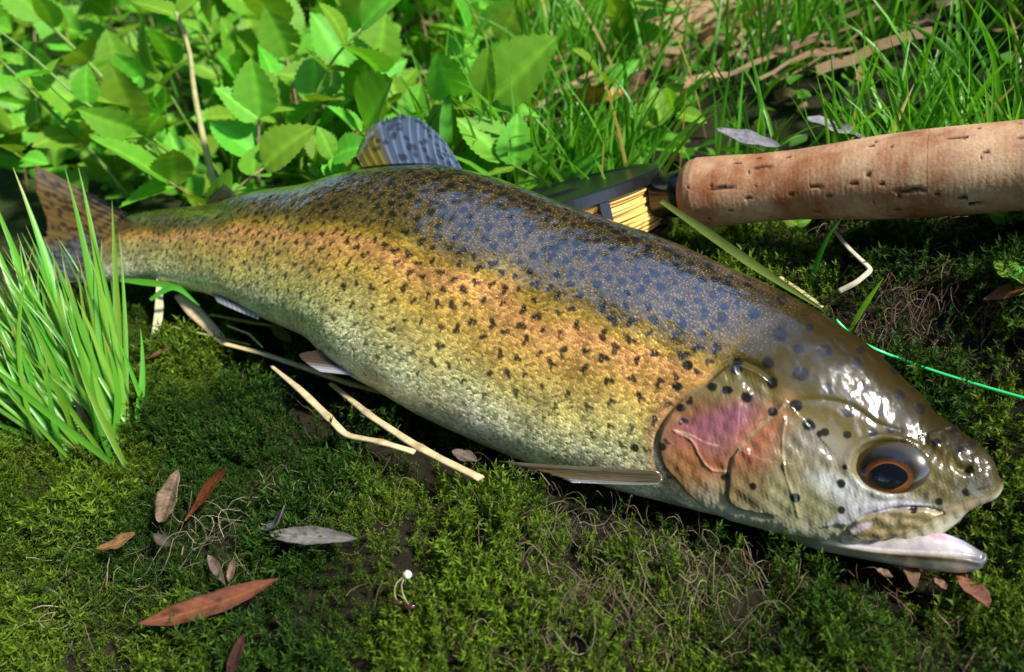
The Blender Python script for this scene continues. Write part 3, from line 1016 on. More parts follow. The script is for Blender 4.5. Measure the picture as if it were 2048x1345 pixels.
kr = np.unravel_index(np.argmin(np.hypot(JPX[..., 0] - 1860, JPX[..., 1] - 1075)), d_r.shape)
inj = d_r * s_r * np.sign(s_r[kr]) * (np.sin(pj) > -.2)[None, :]
jm_ = sstep(.25, .45, uu) * sstep(1.0, .93, uu)
JV = JV - JL * ((.0022 * sstep(-2, 8, inj) - .0008 * np.exp(-((inj + 5) / 5) ** 2)) * jm_ * (np.sin(pj) > -.2)[None, :])[..., None]
th = np.arctan2(np.sin(pj), np.cos(pj))[None, :] * np.ones((nj, 1))       # 0 top, + = left side
fj = np.abs(th) / math.pi
uj = uu * np.ones((1, npj))
c = lerp3((.40, .36, .27), (.30, .25, .16), uj)                                 # outer skin
c = lay(c, sstep(.70, .86, fj)[..., None], (.58, .55, .44), .85)
wn_ = make_noise(91, 3, .06)
inner = (sstep(-1, 4, inj) * sstep(.18, .34, uj))[..., None]
c = lay(c, inner, (.50, .45, .45), .95)
jb_ = lambda cx, cy, rx, ry, a_: (sstep(1.5, .5, np.hypot(((JPX[..., 0] - cx) * math.cos(a_) + (JPX[..., 1] - cy) * math.sin(a_)) / rx, (-(JPX[..., 0] - cx) * math.sin(a_) + (JPX[..., 1] - cy) * math.cos(a_)) / ry)))[..., None]
c = lay(c, jb_(1868, 1064, 34, 11, .55) * inner, (.50, .22, .24), .8)
c = lay(c, jb_(1905, 1068, 42, 12, .70) * inner, (.36, .32, .52), .8)
c = lay(c, jb_(1770, 1078, 70, 10, .1) * inner, (.50, .45, .40), .6)
c = lay(c, (np.exp(-((inj + 6) / 5.0) ** 2) * sstep(.45, .6, uj))[..., None], (.17, .11, .05), .8)
c = lay(c, sstep(.74, .95, uj)[..., None], (.12, .13, .145), .88)
c = np.clip(c * (1 + .12 * wn_(JPX[..., 0], JPX[..., 1]))[..., None], .01, 1)
JVV = np.concatenate([JV.reshape(-1, 3), [JCq[0], JCq[-1] + nrm(JCq[-1] - JCq[-2]) * .0005]])
jtri = [((a + 1) % npj, a, nj * npj) for a in range(npj)] + [((nj - 1) * npj + a, (nj - 1) * npj + (a + 1) % npj, nj * npj + 1) for a in range(npj)]
jq = grid_faces(nj, npj, True)
jaw = part('lower_jaw', trout, JVV, np.concatenate([jq[:, [0, 1, 2]], jq[:, [0, 2, 3]], np.array(jtri)]), M_WETV, fish_base,
           col=np.concatenate([c.reshape(-1, 3), c[0, :1], c[-1, :1]]))
fix_normals(jaw)
#SECTION2
# ------------------------------------------------------------------ fly rod and reel behind the fish
k = NT('cork')
oc = k.coord('Object')
oi = k.n('ObjectInfo').outputs['Random']
mpc = k.n('Mapping'); mpc.inputs['Scale'].default_value = (1, 1, 1); k.l(oc, mpc.inputs['Vector'])
n1 = k.noise(90, 5, 0.6, mpc.outputs[0]); n2 = k.noise(900, 4, 0.7, mpc.outputs[0])
base = k.ramp(n1, [(0.30, (0.40, 0.20, 0.10)), (0.5, (0.55, 0.33, 0.185)), (0.72, (0.64, 0.43, 0.27))])
hs = k.n('HueSaturation'); k.l(base, hs.inputs['Color'])
k.l(k.math('ADD', 0.86, k.math('MULTIPLY', oi, 0.16)), hs.inputs['Value'])
grime = k.ramp(k.noise(38, 4, 0.6, mpc.outputs[0]), [(0.46, (1, 1, 1)), (0.66, (0.55, 0.30, 0.16))])
c_ = k.mix(1.0, hs.outputs[0], grime, 'MULTIPLY')
pit = k.n('Attribute', attribute_name='pit').outputs['Fac']
c_ = k.mix(1.0, c_, k.ramp(n2, [(0.3, (0.8,) * 3), (0.7, (1.12,) * 3)]), 'MULTIPLY')
c_ = k.mix(pit, c_, (0.035, 0.016, 0.008, 1))
k.l(c_, k.b.inputs['Base Color'])
k.set(Roughness=0.62, Specular_IOR_Level=0.35)
k.l(k.bump(n2, 0.35, 0.0006), k.b.inputs['Normal'])
M_CORK = k.m


def simple(name, col, rough=0.4, metallic=0.0, coat=0.0, spec=0.5, bump=0.0, scale=400, var=0.0):
    k = NT(name)
    nz = k.noise(scale, 4, 0.6, k.coord('Object'))
    k.l(k.mix(1.0, (*col, 1), k.ramp(nz, [(0.3, (1 - var,) * 3), (0.7, (1 + var,) * 3)]), 'MULTIPLY'), k.b.inputs['Base Color'])
    k.set(Roughness=rough, Metallic=metallic, Coat_Weight=coat, Coat_Roughness=0.05, Specular_IOR_Level=spec)
    if bump: k.l(k.bump(nz, bump, 0.0005), k.b.inputs['Normal'])
    return k.m


M_BLACK = simple('black_anodised_metal', (0.008, 0.008, 0.009), 0.30, 0.0, 0.0, 0.5, 0.05, 900, 0.2)
M_LINE = simple('tan_fly_line', (0.78, 0.48, 0.13), 0.5, 0, 0.1, 0.4, 0.1, 1500, 0.2)
M_LEADER = simple('green_line', (0.03, 0.62, 0.18), 0.3, 0, 0.4, 0.5)

pL, pR = at([1372, 389], 0.335), at([2048, 331], 0.275)
ax = nrm(pR - pL)
# grip radius against photo x, turned into metres by depth
gxs = np.array([1368, 1374, 1385, 1400, 1450, 1520, 1600, 1680, 1760, 1840, 1920, 2040])
grs = np.array([50, 58, 66, 70, 69.5, 67, 68.5, 75, 82, 86.5, 88, 89.5])
tg = np.array([np.dot(at([x, 389 + (x - 1372) / 676 * (331 - 389)], 0.335 + (x - 1372) / 676 * (0.275 - 0.335)) - pL, ax) for x in gxs])
rg = grs * (0.335 + (gxs - 1372) / 676 * (0.275 - 0.335)) / F
tg = np.r_[tg, tg[-1] + np.array([.02, .04, .06, .075])]; rg = np.r_[rg, rg[-1] * np.array([1.0, .95, .78, .5])]
rod = empty('fly_rod', pL, 'fly fishing rod with worn cork grip and black reel behind the trout', 'fishing rod')
ring_edges = [tg[0]]
rr_ = np.random.default_rng(4)
while ring_edges[-1] < tg[-1] - 0.006:
    ring_edges.append(min(ring_edges[-1] + 0.0128 * rr_.uniform(.92, 1.08), tg[-1]))
for q in range(len(ring_edges) - 1):
    a, b = ring_edges[q], ring_edges[q + 1]
    m, n = 26, 112
    ts = np.linspace(a, b, m)
    rs_ = np.interp(ts, tg, rg)
    g = rr_.choice([.0, .00002, .00005])
    edge_ = np.minimum(ts - a, b - ts)
    rs_ = rs_ - g * np.exp(-edge_ / 0.00025) + rr_.uniform(-.00003, .00003)
    x_ = nrm(np.array([0, 0, 1.0]) - ax * ax[2]); y_ = np.cross(ax, x_)
    an = np.linspace(0, 2 * math.pi, n, endpoint=False)
    pit_ = np.zeros((m, n))
    AA, TT = np.meshgrid(an, ts, indexing='xy')
    for _ in range(rr_.integers(9, 17)):
        pa, pt = rr_.uniform(0, 2 * math.pi), rr_.uniform(a, b)
        long_ = rr_.random() < 0.22
        lt = rr_.uniform(.0028, .0065) if long_ else rr_.uniform(.0003, .0016)
        la = (rr_.uniform(.0005, .0009) if long_ else rr_.uniform(.0003, .0007)) / 0.0145
        da = (AA - pa + math.pi) % (2 * math.pi) - math.pi
        wob_ = 0.012 * np.sin(TT * 900 + pa * 3) + 0.006 * np.sin(TT * 3100 + pa * 7)
        pit_ = np.maximum(pit_, sstep(1.25, .6, np.hypot((TT - pt) / lt, (da + wob_) / la)))
    rad = rs_[:, None] - 0.0006 * pit_ + 0.00003 * rr_.normal(size=(m, n))
    # fine turned grooves
    rad = rad + 0.00002 * np.sin(ts * 9000)[:, None]
    V = pL + ax * ts[:, None, None] + rad[..., None] * (np.cos(an)[:, None] * x_ + np.sin(an)[:, None] * y_)[None]
    V = np.concatenate([V, V[:1], V[-1:]])          # the flat ends keep vertices of their own
    pit_ = np.concatenate([pit_, pit_[:1] * 0, pit_[-1:] * 0])
    fs = [tuple(f_) for f_ in grid_faces(m, n, True)] + [tuple(m * n + t for t in range(n)), tuple((m + 1) * n + t for t in reversed(range(n)))]
    o = part('cork_ring', rod, V.reshape(-1, 3), fs, M_CORK, pL, attrs={'pit': pit_.ravel()})
    fix_normals(o)
V, fs = lathe([(tg[-1], .0062), (tg[-1] + .004, .0064), (tg[-1] + .03, .0050), (tg[-1] + .55, .0034)], pL, ax, (0, 0, 1), 24)
part('rod_blank', rod, V, fs, M_BLACK, pL)
V, fs = lathe([(-.0135, .0080), (-.0130, .0086), (-.0060, .0086), (-.0055, .0094), (-.0015, .0094), (-.001, .0088), (tg[0] + .001, .0088)], pL, ax, (0, 0, 1), 40)
part('reel_seat', rod, V, fs, M_BLACK, pL)
# reel lying on its side
RR = 0.047
rax = nrm(np.array([-0.27, 0.17, 0.95]))
re1 = nrm(np.array([1.0, -0.15, 0]) - rax * np.dot([1.0, -0.15, 0], rax)); re2 = np.cross(rax, re1)
rc = at([1316, 330], 0.352) - re1 * RR - rax * 0.0135
rp = []
rp.append(lathe([(.0080, .020), (.0080, RR - .001), (.0086, RR), (.0130, RR), (.0136, RR - .0006), (.0136, RR - .004), (.0128, RR - .0052), (.0128, .012), (.0140, .010), (.0140, .002)], rc, rax, re1, 96))
rp.append(lathe([(-.0150, .006), (-.0150, RR - .001), (-.0143, RR), (-.0118, RR), (-.0112, RR - .001), (-.0112, .006)], rc, rax, re1, 96))
for aa in (-8, 62, 118, 180, 240, 300):
    cpost = rc + (RR - .0022) * (math.cos(math.radians(aa)) * re1 + math.sin(math.radians(aa)) * re2)
    tw = math.cos(math.radians(aa)) * re1 + math.sin(math.radians(aa)) * re2
    tn = np.cross(rax, tw)
    sz = (.0028, .0050) if aa == -8 else (.0016, .0022)
    bv = np.array([cpost + sx * sz[0] * tw + sy * sz[1] * tn + zz * rax for zz in (-.0145, .0110) for sx, sy in ((-1, -1), (1, -1), (1, 1), (-1, 1))])
    rp.append((bv, [(0, 1, 2, 3), (4, 7, 6, 5), (0, 4, 5, 1), (1, 5, 6, 2), (2, 6, 7, 3), (3, 7, 4, 0)]))
# foot that ties the reel to its seat
fa, fb = rc + re1 * (RR - .002) - rax * .004, pL - ax * .004
rp.append(tube(np.linspace(fa, fb, 6), .0050, 12, True, .6))
V, fs = join(rp)
reel = part('reel', rod, V, fs, M_BLACK, pL, smooth=False); fix_normals(reel)
V, fs = lathe([(-.0112, .022), (-.0110, .030), (.0095, .030), (.0098, .022)], rc, rax, re1, 64)
part('spool', reel, V, fs, M_BLACK, pL)
turns, per = 26, 60
tt_ = np.arange(turns * per) / per
zig = np.abs(((tt_ * 0.083 * 2) % 2) - 1)
hz = -.0098 + .0185 * zig + .0006 * np.sin(tt_ * 3.1)
rl = .0425 + .0012 * np.sin(tt_ * 1.7) * np.sin(tt_ * .43) + .0008 * np.sin(tt_ * 19)
path = rc + rax * hz[:, None] + rl[:, None] * (np.cos(tt_ * 2 * math.pi)[:, None] * re1 + np.sin(tt_ * 2 * math.pi)[:, None] * re2)
parts_ = [tube(path, .00062, 6)]
for q in range(17):
    z0 = -.0098 + .0192 * q / 16
    t_ = np.linspace(0, 2 * math.pi, 80)
    slope = .0010 * math.sin(q * 2.3)
    pth = rc + rax * (z0 + slope * np.sin(t_ + q))[:, None] + (.0435 + .0007 * math.sin(q * 1.9) + .0005 * np.sin(3 * t_ + q))[:, None] * (np.cos(t_)[:, None] * re1 + np.sin(t_)[:, None] * re2)
    parts_.append(tube(pth, .00066, 6, False))
V, fs = join(parts_)
part('fly_line', reel, V, fs, M_LINE, pL)

# thin green leader line running down the moss from behind the head
lp = [at([1672, 640], .268), at([1690, 664], .262)] + [gp(x, y, .024) for x, y in ((1740, 697), (1800, 720), (1870, 744), (1950, 770), (2048, 797), (2140, 822), (2260, 850), (2480, 890), (2800, 930))]
lp = np.array(lp)
s_ = np.r_[0, np.cumsum(np.linalg.norm(np.diff(lp, axis=0), axis=1))]
lpq = spline(s_, lp, np.linspace(0, s_[-1], 90))
for _ in range(40): lpq[1:-1] = (lpq[:-2] + lpq[2:]) / 2
V, fs = tube(lpq, .00055, 8)
b0 = lpq[45]
ln = part('leader_line', None, V, fs, M_LEADER, b0); ln.location = b0
tag(ln, 'thin bright green fishing line lying across the moss by the trout head', 'fishing line')

# ------------------------------------------------------------------ moss: tens of thousands of tiny shoots
def fish_mask(x, y):
    """true under the fish's footprint"""
    c = Cs[::12]
    d = np.full(x.shape, 1e9)
    for p, h_ in zip(c, hq[::12]):
        d = np.minimum(d, np.hypot(x - p[0] + .25 * h_, y - p[1] + .35 * h_) - h_ * .55)
    return d


def sprig(seed):
    """one moss shoot: a bent stem with short side branches, all clad in tiny pointed leaves; unit ~1 long, growing along +z"""
    r = np.random.default_rng(seed)
    V, Fc, tip = [], [], []
    def leaves(p0, p1, n, ll):
        d = nrm(p1 - p0)
        s = nrm(np.cross(d, r.normal(size=3))); t = np.cross(d, s)
        for i in range(n):
            f_ = (i + r.uniform(0, .8)) / n
            p = p0 + (p1 - p0) * f_
            an = i * 2.4 + r.uniform(-.3, .3)
            o = math.cos(an) * s + math.sin(an) * t
            dirv = nrm(o * .8 + d * r.uniform(.55, 1.0))
            w = nrm(np.cross(dirv, d)) * ll * r.uniform(.15, .21)
            l = ll * r.uniform(.75, 1.2) * (1 - .35 * f_)
            k0 = len(V)
            V.extend([p - w * .7, p + w * .7, p + dirv * l])
            Fc.append((k0, k0 + 1, k0 + 2)); tip.extend([f_ * .6, f_ * .6, .35 + .65 * f_])
    p = np.zeros(3); d = nrm(np.array([r.uniform(-.3, .3), r.uniform(-.3, .3), 1]))
    nseg = 4
    bend = np.array([r.uniform(-.35, .35), r.uniform(-.35, .35), -.08])
    for s_i in range(nseg):
        q = p + d * (1 / nseg)
        leaves(p, q, 7, .21)
        if s_i >= 1 or r.random() < .5:
            for side in (-1, 1):
                if r.random() < .8:
                    b = nrm(d * .75 + nrm(np.cross(d, bend + .01)) * side * r.uniform(.7, 1.1) + r.normal(size=3) * .15)
                    leaves(p, p + b * r.uniform(.30, .48) * (1 - .12 * s_i), 6, .16)
        d = nrm(d + bend * .5); p = q
    return np.array(V), np.array(Fc), np.array(tip)


SPR = [sprig(100 + i) for i in range(10)]
mo = np.random.default_rng(42)
clump, patch, fresh = make_noise(51, 2, 95.0), make_noise(52, 2, 26.0), make_noise(53, 2, 40.0)


def scatter_moss(n, box, dens=None):
    x = mo.uniform(box[0], box[1], n); y = mo.uniform(box[2], box[3], n)
    q = (x - P0[0]) * NV[0] + (y - P0[1]) * NV[1]
    fm = fish_mask(x, y)
    pr = sstep(-1.15, .15, clump(x, y) * .8 + patch(x, y) * .9 + .25)
    pr = np.clip(pr, .80, 1)
    pr = np.where(fm < .004, .15, pr)
    if dens is not None: pr = pr * dens(x, y, q)
    kpt = mo.random(n) < pr
    return x[kpt], y[kpt], q[kpt]


def gnormal(x, y, e=.003):
    zx = (gz(x + e, y) - gz(x - e, y)) / (2 * e); zy = (gz(x, y + e) - gz(x, y - e)) / (2 * e)
    return nrm(np.stack([-zx, -zy, np.ones_like(zx)], -1))


def bake_shoots(x, y, size, lib, lean, colA, colB, colD, shade):
    n = len(x)
    z = gz(x, y); nrml = gnormal(x, y)
    ang = mo.uniform(0, 2 * math.pi, n)
    t1 = nrm(np.cross(nrml, np.stack([np.cos(ang), np.sin(ang), np.zeros(n)], -1)))
    up = nrm(nrml * 1.0 + t1 * (lean * mo.uniform(0, 1, n))[:, None] + np.array([0, 0, .35]))
    xa = nrm(np.cross(up, np.stack([np.sin(ang), np.cos(ang), .2 * np.ones(n)], -1))); ya = np.cross(up, xa)
    which = mo.integers(0, len(lib), n)
    Vs, Fs, Cs_ = [], [], []; off = 0
    for i in range(len(lib)):
        m = np.where(which == i)[0]
        if not len(m): continue
        v, fc, tp = lib[i]
        P = (v[None, :, 0, None] * xa[m][:, None] + v[None, :, 1, None] * ya[m][:, None] + v[None, :, 2, None] * up[m][:, None]) * size[m][:, None, None]
        P = P + np.stack([x[m], y[m], z[m] - .0012], -1)[:, None]
        mixc = shade[m][:, None, None]
        cA = np.asarray(colA) * (1 - mixc) + np.asarray(colB) * mixc
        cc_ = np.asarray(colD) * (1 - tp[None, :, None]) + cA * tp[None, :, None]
        cc_ = cc_ * mo.uniform(.75, 1.25, (len(m), 1, 1))
        nv = v.shape[0]
        Fs.append((fc[None] + (np.arange(len(m)) * nv)[:, None, None]).reshape(-1, 3) + off)
        Vs.append(P.reshape(-1, 3)); Cs_.append(cc_.reshape(-1, 3)); off += len(m) * nv
    return np.concatenate(Vs), np.concatenate(Fs), np.concatenate(Cs_)


bare = [gp(px_, py_) for px_, py_ in ((1850, 520), (1780, 600), (1930, 640), (1960, 500), (1720, 500), (1660, 540), (1100, 1120), (1180, 1280), (1130, 1010))]
M_MOSS = leafy('moss_leaf', (1, 1, 1), translucent=0.40, rough=0.65, var=0.15, spec=0.2, noise_scale=900)
x, y, q = scatter_moss(34000, (-.34, .36, .10, .42), lambda x, y, q: sstep(.20, .12, q) * (1 - .35 * sum(np.exp(-((x - c_[0]) / .020) ** 2 - ((y - c_[1]) / .016) ** 2) for c_ in bare).clip(0, 1)) * sstep(.62, .40, np.hypot(x * .8, y - .1)))
hs_ = np.abs(x) < 1
sz = mo.uniform(.0080, .0155, len(x)) * np.clip(1 + .25 * clump(x, y), .62, 1.5) * np.interp(np.hypot(x, y), [.15, .35], [.85, 1.05])
sh = np.clip(.42 + .75 * fresh(x, y) + mo.normal(0, .25, len(x)), 0, 1)
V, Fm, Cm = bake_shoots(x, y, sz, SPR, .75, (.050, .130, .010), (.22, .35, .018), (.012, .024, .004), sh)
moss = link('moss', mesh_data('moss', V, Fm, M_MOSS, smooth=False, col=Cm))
tag(moss, 'feathery green moss covering the ground in front of and around the trout', 'moss', kind='stuff')
print('moss tris', len(Fm))

# ------------------------------------------------------------------ dead moss threads and root fibres
def ribbon(pts, wid, up=None):
    pts = np.asarray(pts); t = nrm(np.gradient(pts, axis=0))
    s = nrm(np.cross(t, np.array([0, 0, 1.0]) if up is None else up)) * (np.asarray(wid)[:, None] if np.ndim(wid) else wid)
    V = np.stack([pts - s, pts + s], 1).reshape(-1, 3)
    return V, grid_faces(len(pts), 2)


def threads(n, centers, colA, colB, lmin, lmax, w, lift):
    r = np.random.default_rng(77 + n)
    ce = np.array(centers)[r.integers(0, len(centers), n)]
    m = 10
    p = ce[:, :2] + r.normal(0, 1, (n, 2)) * ce[:, 2:4]
    a = r.uniform(0, 6.28, n)[:, None] + np.cumsum(r.normal(0, .30, n)[:, None] + r.normal(0, .28, (n, m - 1)), 1)
    st = (r.uniform(lmin, lmax, n) / m)[:, None, None] * np.stack([np.cos(a), np.sin(a)], -1)
    xy = np.concatenate([p[:, None], p[:, None] + np.cumsum(st, 1)], 1)
    h_ = lift * (r.uniform(.2, 1.15, n)[:, None] + .35 * np.sin(np.linspace(0, 6, m)[None] + r.uniform(0, 6, n)[:, None]))
    P = np.concatenate([xy, (gz(xy[..., 0], xy[..., 1]) + h_)[..., None]], -1)
    tan = nrm(np.gradient(P, axis=1))
    sd_ = nrm(np.cross(tan, (r.normal(0, .6, (n, 3)) + np.array([0, -.5, .8]))[:, None])) * (w * r.uniform(.5, 1.3, n)[:, None] * np.linspace(1, .5, m)[None])[..., None]
    V = np.stack([P - sd_, P + sd_], 2).reshape(-1, 3)
    Fq = (grid_faces(m, 2)[None] + (np.arange(n) * m * 2)[:, None, None]).reshape(-1, 4)
    t = r.random(n)[:, None]
    c_ = (np.asarray(colA) * (1 - t) + np.asarray(colB) * t) * r.uniform(.5, 1.25, (n, 1))
    return V, Fq, np.repeat(c_, m * 2, 0)


def area(px, py, sx, sy):
    p = gp(px, py); return (p[0], p[1], sx, sy)


M_THREAD = vcol_mat('dead_thread', rough=0.75, spec=0.2, noise_scale=700, noise_amt=0.3, bump=0.1, translucent=0.2)
cA = [area(1180, 1150, .022, .016), area(1120, 1050, .018, .012), area(1300, 1260, .020, .014), area(1230, 1200, .016, .012), area(1400, 1180, .015, .012), area(1150, 1280, .018, .010)]
cB = [area(80, 1250, .016, .012), area(150, 1200, .018, .010), area(420, 1100, .016, .010), area(330, 1250, .016, .010), area(560, 1080, .016, .010)]
cC = [area(1850, 560, .020, .016), area(1780, 640, .016, .014), area(1960, 500, .016, .012), area(1930, 660, .016, .014), area(1700, 520, .014, .010), area(1960, 1260, .014, .010)]
cD = [area(700, 900, .05, .03), area(500, 900, .05, .03), area(1500, 1200, .05, .03), area(900, 1150, .05, .03), area(1800, 1250, .04, .02)]
V1 = threads(430, cA, (.24, .20, .12), (.12, .095, .045), .010, .026, .00013, .010)
V2 = threads(200, cB, (.32, .29, .18), (.16, .14, .06), .012, .034, .00013, .011)
V3 = threads(650, cC, (.12, .062, .038), (.24, .17, .11), .010, .028, .00015, .007)
V4 = threads(300, cD, (.14, .085, .04), (.20, .16, .08), .008, .024, .00012, .009)
off = 0; Vs, Fs, Cc = [], [], []
for v, f_, c_ in (V1, V2, V3, V4):
    Vs.append(v); Fs.append(f_ + off); Cc.append(c_); off += len(v)
th_o = link('dead_moss_threads', mesh_data('dead_moss_threads', np.concatenate(Vs), np.concatenate(Fs), M_THREAD, col=np.concatenate(Cc)))
tag(th_o, 'tangled grey brown dead moss threads and fine roots among the moss', 'dead moss', kind='stuff')

# ------------------------------------------------------------------ grass
M_GRASS = leafy('grass_blade', (1, 1, 1), translucent=0.42, rough=0.34, var=0.15, spec=0.45, noise_scale=200)
M_STRAW = vcol_mat('dry_straw', rough=0.6, spec=0.3, noise_scale=250, noise_amt=0.3, bump=0.2, translucent=0.25)


def blade_pts(p, L_, az, lean, droop, m=9):
    """a blade curve from p: starts leaning by 'lean', bends over by 'droop'"""
    out = [np.asarray(p, float)]; el = math.pi / 2 - lean
    for i in range(m - 1):
        e = el - droop * (i / (m - 2)) ** 1.5
        out.append(out[-1] + L_ / (m - 1) * np.array([math.cos(e) * math.cos(az), math.cos(e) * math.sin(az), math.sin(e)]))
    return np.array(out)


def blade_mesh(pts, w, twist, fold=.35, up=None):
    """a grass blade with a mid fold: 3 points across"""
    m = len(pts); t = nrm(np.gradient(pts, axis=0))
    ref = np.array([math.cos(twist), math.sin(twist), .15]) if up is None else np.asarray(up)
    s = nrm(np.cross(t, ref)); nrm_ = np.cross(s, t)
    u = np.linspace(0, 1, m)
    wd = w * np.minimum(1, .55 + 1.6 * u) * np.clip((1 - u) * 2.2, 0.02, 1) ** .8
    V = np.stack([pts - s * wd[:, None], pts + nrm_ * (wd * fold)[:, None] * -1, pts + s * wd[:, None]], 1)
    return V.reshape(-1, 3), grid_faces(m, 3)


def grass_mass(name, pos, hfun, colf, seed, wid=(.0008, .0015), lean=(.05, .55), droop=(.1, .9), m=8):
    """a mass of blades, all worked out at once"""
    r = np.random.default_rng(seed)
    P = np.asarray(pos, float); n = len(P)
    L_ = np.array([hfun(a, b, r) for a, b in P])
    az, le, dr, tw = r.uniform(0, 6.28, n), r.uniform(*lean, n), r.uniform(*droop, n), r.uniform(0, 6.28, n)
    t = np.linspace(0, 1, m - 1)
    el = (math.pi / 2 - le)[:, None] - dr[:, None] * t[None, :] ** 1.5
    step = (L_ / (m - 1))[:, None, None] * np.stack([np.cos(el) * np.cos(az)[:, None], np.cos(el) * np.sin(az)[:, None], np.sin(el)], -1)
    root = np.c_[P, gz(P[:, 0], P[:, 1]) - .002]
    pts = np.concatenate([root[:, None], root[:, None] + np.cumsum(step, 1)], 1)
    tan = nrm(np.gradient(pts, axis=1))
    ref = np.stack([np.cos(tw), np.sin(tw), np.full(n, .15)], -1)[:, None]
    sd_ = nrm(np.cross(tan, ref)); nn_ = np.cross(sd_, tan)
    u = np.linspace(0, 1, m)
    wd = (r.uniform(*wid, n)[:, None] * np.minimum(1, .55 + 1.6 * u) * np.clip((1 - u) * 2.2, .02, 1) ** .8)[..., None]
    V = np.stack([pts - sd_ * wd, pts - nn_ * wd * .35, pts + sd_ * wd], 2).reshape(-1, 3)
    Fq = (grid_faces(m, 3)[None] + (np.arange(n) * m * 3)[:, None, None]).reshape(-1, 4)
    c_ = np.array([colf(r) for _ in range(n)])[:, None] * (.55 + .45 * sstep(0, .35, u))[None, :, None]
    return mesh_data(name, V, Fq, M_GRASS, col=np.repeat(c_[:, :, None], 3, 2).reshape(-1, 3))


def grass_col(r):
    t = r.random()
    c = np.array([.075, .25, .010]) * (1 - t) + np.array([.17, .42, .03]) * t
    if r.random() < .05: c = np.array([.42, .30, .08])
    return c * r.uniform(.8, 1.2)


gr = np.random.default_rng(9)
tuft_n = make_noise(61, 2, 30.0)
pos = []
lit = gp(1370, 90)
while len(pos) < 4900:
    x_, y_ = gr.uniform(-.10, .75), gr.uniform(.30, 1.05)
    q = (x_ - P0[0]) * NV[0] + (y_ - P0[1]) * NV[1]
    if q < .105 or abs(x_) > y_ * .85 + .05: continue
    pr = sstep(-.9, .7, float(tuft_n(x_, y_))) * sstep(-.12, .06, x_ - .10 * (y_ - .4) / .4) 
    pr *= np.interp(y_, [.3, .6, 1.0], [1, .8, .45])
    # an open spot with dry litter
    pr *= 1 - .93 * math.exp(-((x_ - lit[0]) / .06) ** 2 - ((y_ - lit[1]) / .09) ** 2)
    pr *= 1 - .72 * math.exp(-((x_ / y_ - lit[0] / lit[1]) / .085) ** 2) * (1.0 if .38 < y_ < lit[1] + .02 else .3)
    if gr.random() < pr: pos.append((x_, y_))
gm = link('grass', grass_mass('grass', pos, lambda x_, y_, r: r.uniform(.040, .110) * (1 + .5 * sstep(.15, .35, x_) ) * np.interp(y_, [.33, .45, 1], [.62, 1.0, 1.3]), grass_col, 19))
tag(gm, 'lush thin green grass growing on the bank behind the rod', 'grass', kind='stuff')
pos2 = []
while len(pos2) < 700:
    x_, y_ = gr.uniform(-.5, .12), gr.uniform(.40, 1.2)
    q = (x_ - P0[0]) * NV[0] + (y_ - P0[1]) * NV[1]
    if q < .10: continue
    pos2.append((x_, y_))
gm2 = link('undergrowth_grass', grass_mass('undergrowth_grass', pos2, lambda x_, y_, r: r.uniform(.03, .09), grass_col, 20))
tag(gm2, 'sparse thin grass blades growing between the leafy herbs', 'grass', kind='stuff')

# dry straw litter under the grass
Vs, Fs, Cc, off = [], [], [], 0
r = np.random.default_rng(23)
lit = gp(1370, 90)
for i in range(640):
    if i < 380: x_, y_ = lit[0] + r.normal(.02, .085), lit[1] + r.normal(-.02, .075)
    else: x_, y_ = r.uniform(-.35, .6), r.uniform(.36, .9)
    q = (x_ - P0[0]) * NV[0] + (y_ - P0[1]) * NV[1]
    if q < .10: continue
    a = r.normal(.1, .35) if i < 380 else r.uniform(0, 3.14)
    L_ = r.uniform(.02, .075); m = 7
    xs = np.linspace(-.5, .5, m) * L_
    X_ = x_ + xs * math.cos(a); Y_ = y_ + xs * math.sin(a) + r.normal(0, .004) * np.linspace(-1, 1, m) ** 2
    P = np.c_[X_, Y_, gz(X_, Y_) + r.uniform(.002, .030 if i < 380 else .010) + .002 * np.linspace(-1, 1, m) * r.normal()]
    v, f_ = ribbon(P, r.uniform(.0008, .0032), np.array([r.normal(0, .3), -.9 + r.normal(0, .3), .6]))
    t = r.random(); Cc.append(np.tile((np.array([.58, .42, .22]) * (1 - t) + np.array([.30, .16, .06]) * t) * r.uniform(.6, 1.2), (len(v), 1)))
    Vs.append(v); Fs.append(f_ + off); off += len(v)
st_o = link('dry_straw', mesh_data('dry_straw', np.concatenate(Vs), np.concatenate(Fs), M_STRAW, col=np.concatenate(Cc)))
tag(st_o, 'pale dry grass straw littering the ground under the green grass', 'straw', kind='stuff')

# low leafy ground cover that hides the soil of the bank
r = np.random.default_rng(66)
n = 9000
x_, y_ = r.uniform(-.75, .75, n), r.uniform(.36, 1.25, n)
q = (x_ - P0[0]) * NV[0] + (y_ - P0[1]) * NV[1]
kp = (q > .085) & (np.abs(x_) < y_ * .8 + .08)
lit = gp(1370, 90)
kp &= r.random(n) > .80 * np.exp(-((x_ - lit[0]) / .08) ** 2 - ((y_ - lit[1]) / .08) ** 2) + .55 * sstep(-.02, .10, x_)
x_, y_ = x_[kp], y_[kp]; n = len(x_)
P = np.c_[x_, y_, gz(x_, y_) + r.uniform(.002, .022, n)]
az = r.uniform(0, 6.28, n)
dx = nrm(np.stack([np.cos(az), np.sin(az), r.normal(.1, .35, n)], -1)); up = nrm(np.array([0, -.25, 1.0]) + r.normal(0, .3, (n, 3)))
sy = nrm(np.cross(up, dx)); up = np.cross(dx, sy)
ll = r.uniform(.006, .017, n)[:, None]
prof = np.array([[0, 0, 0], [.3, .30, .05], [.7, .26, .03], [1, 0, -.10], [.7, -.26, .03], [.3, -.30, .05], [.5, 0, -.04]])
V = P[:, None] + ll[:, None] * (prof[None, :, 0, None] * dx[:, None] + prof[None, :, 1, None] * sy[:, None] + prof[None, :, 2, None] * up[:, None])
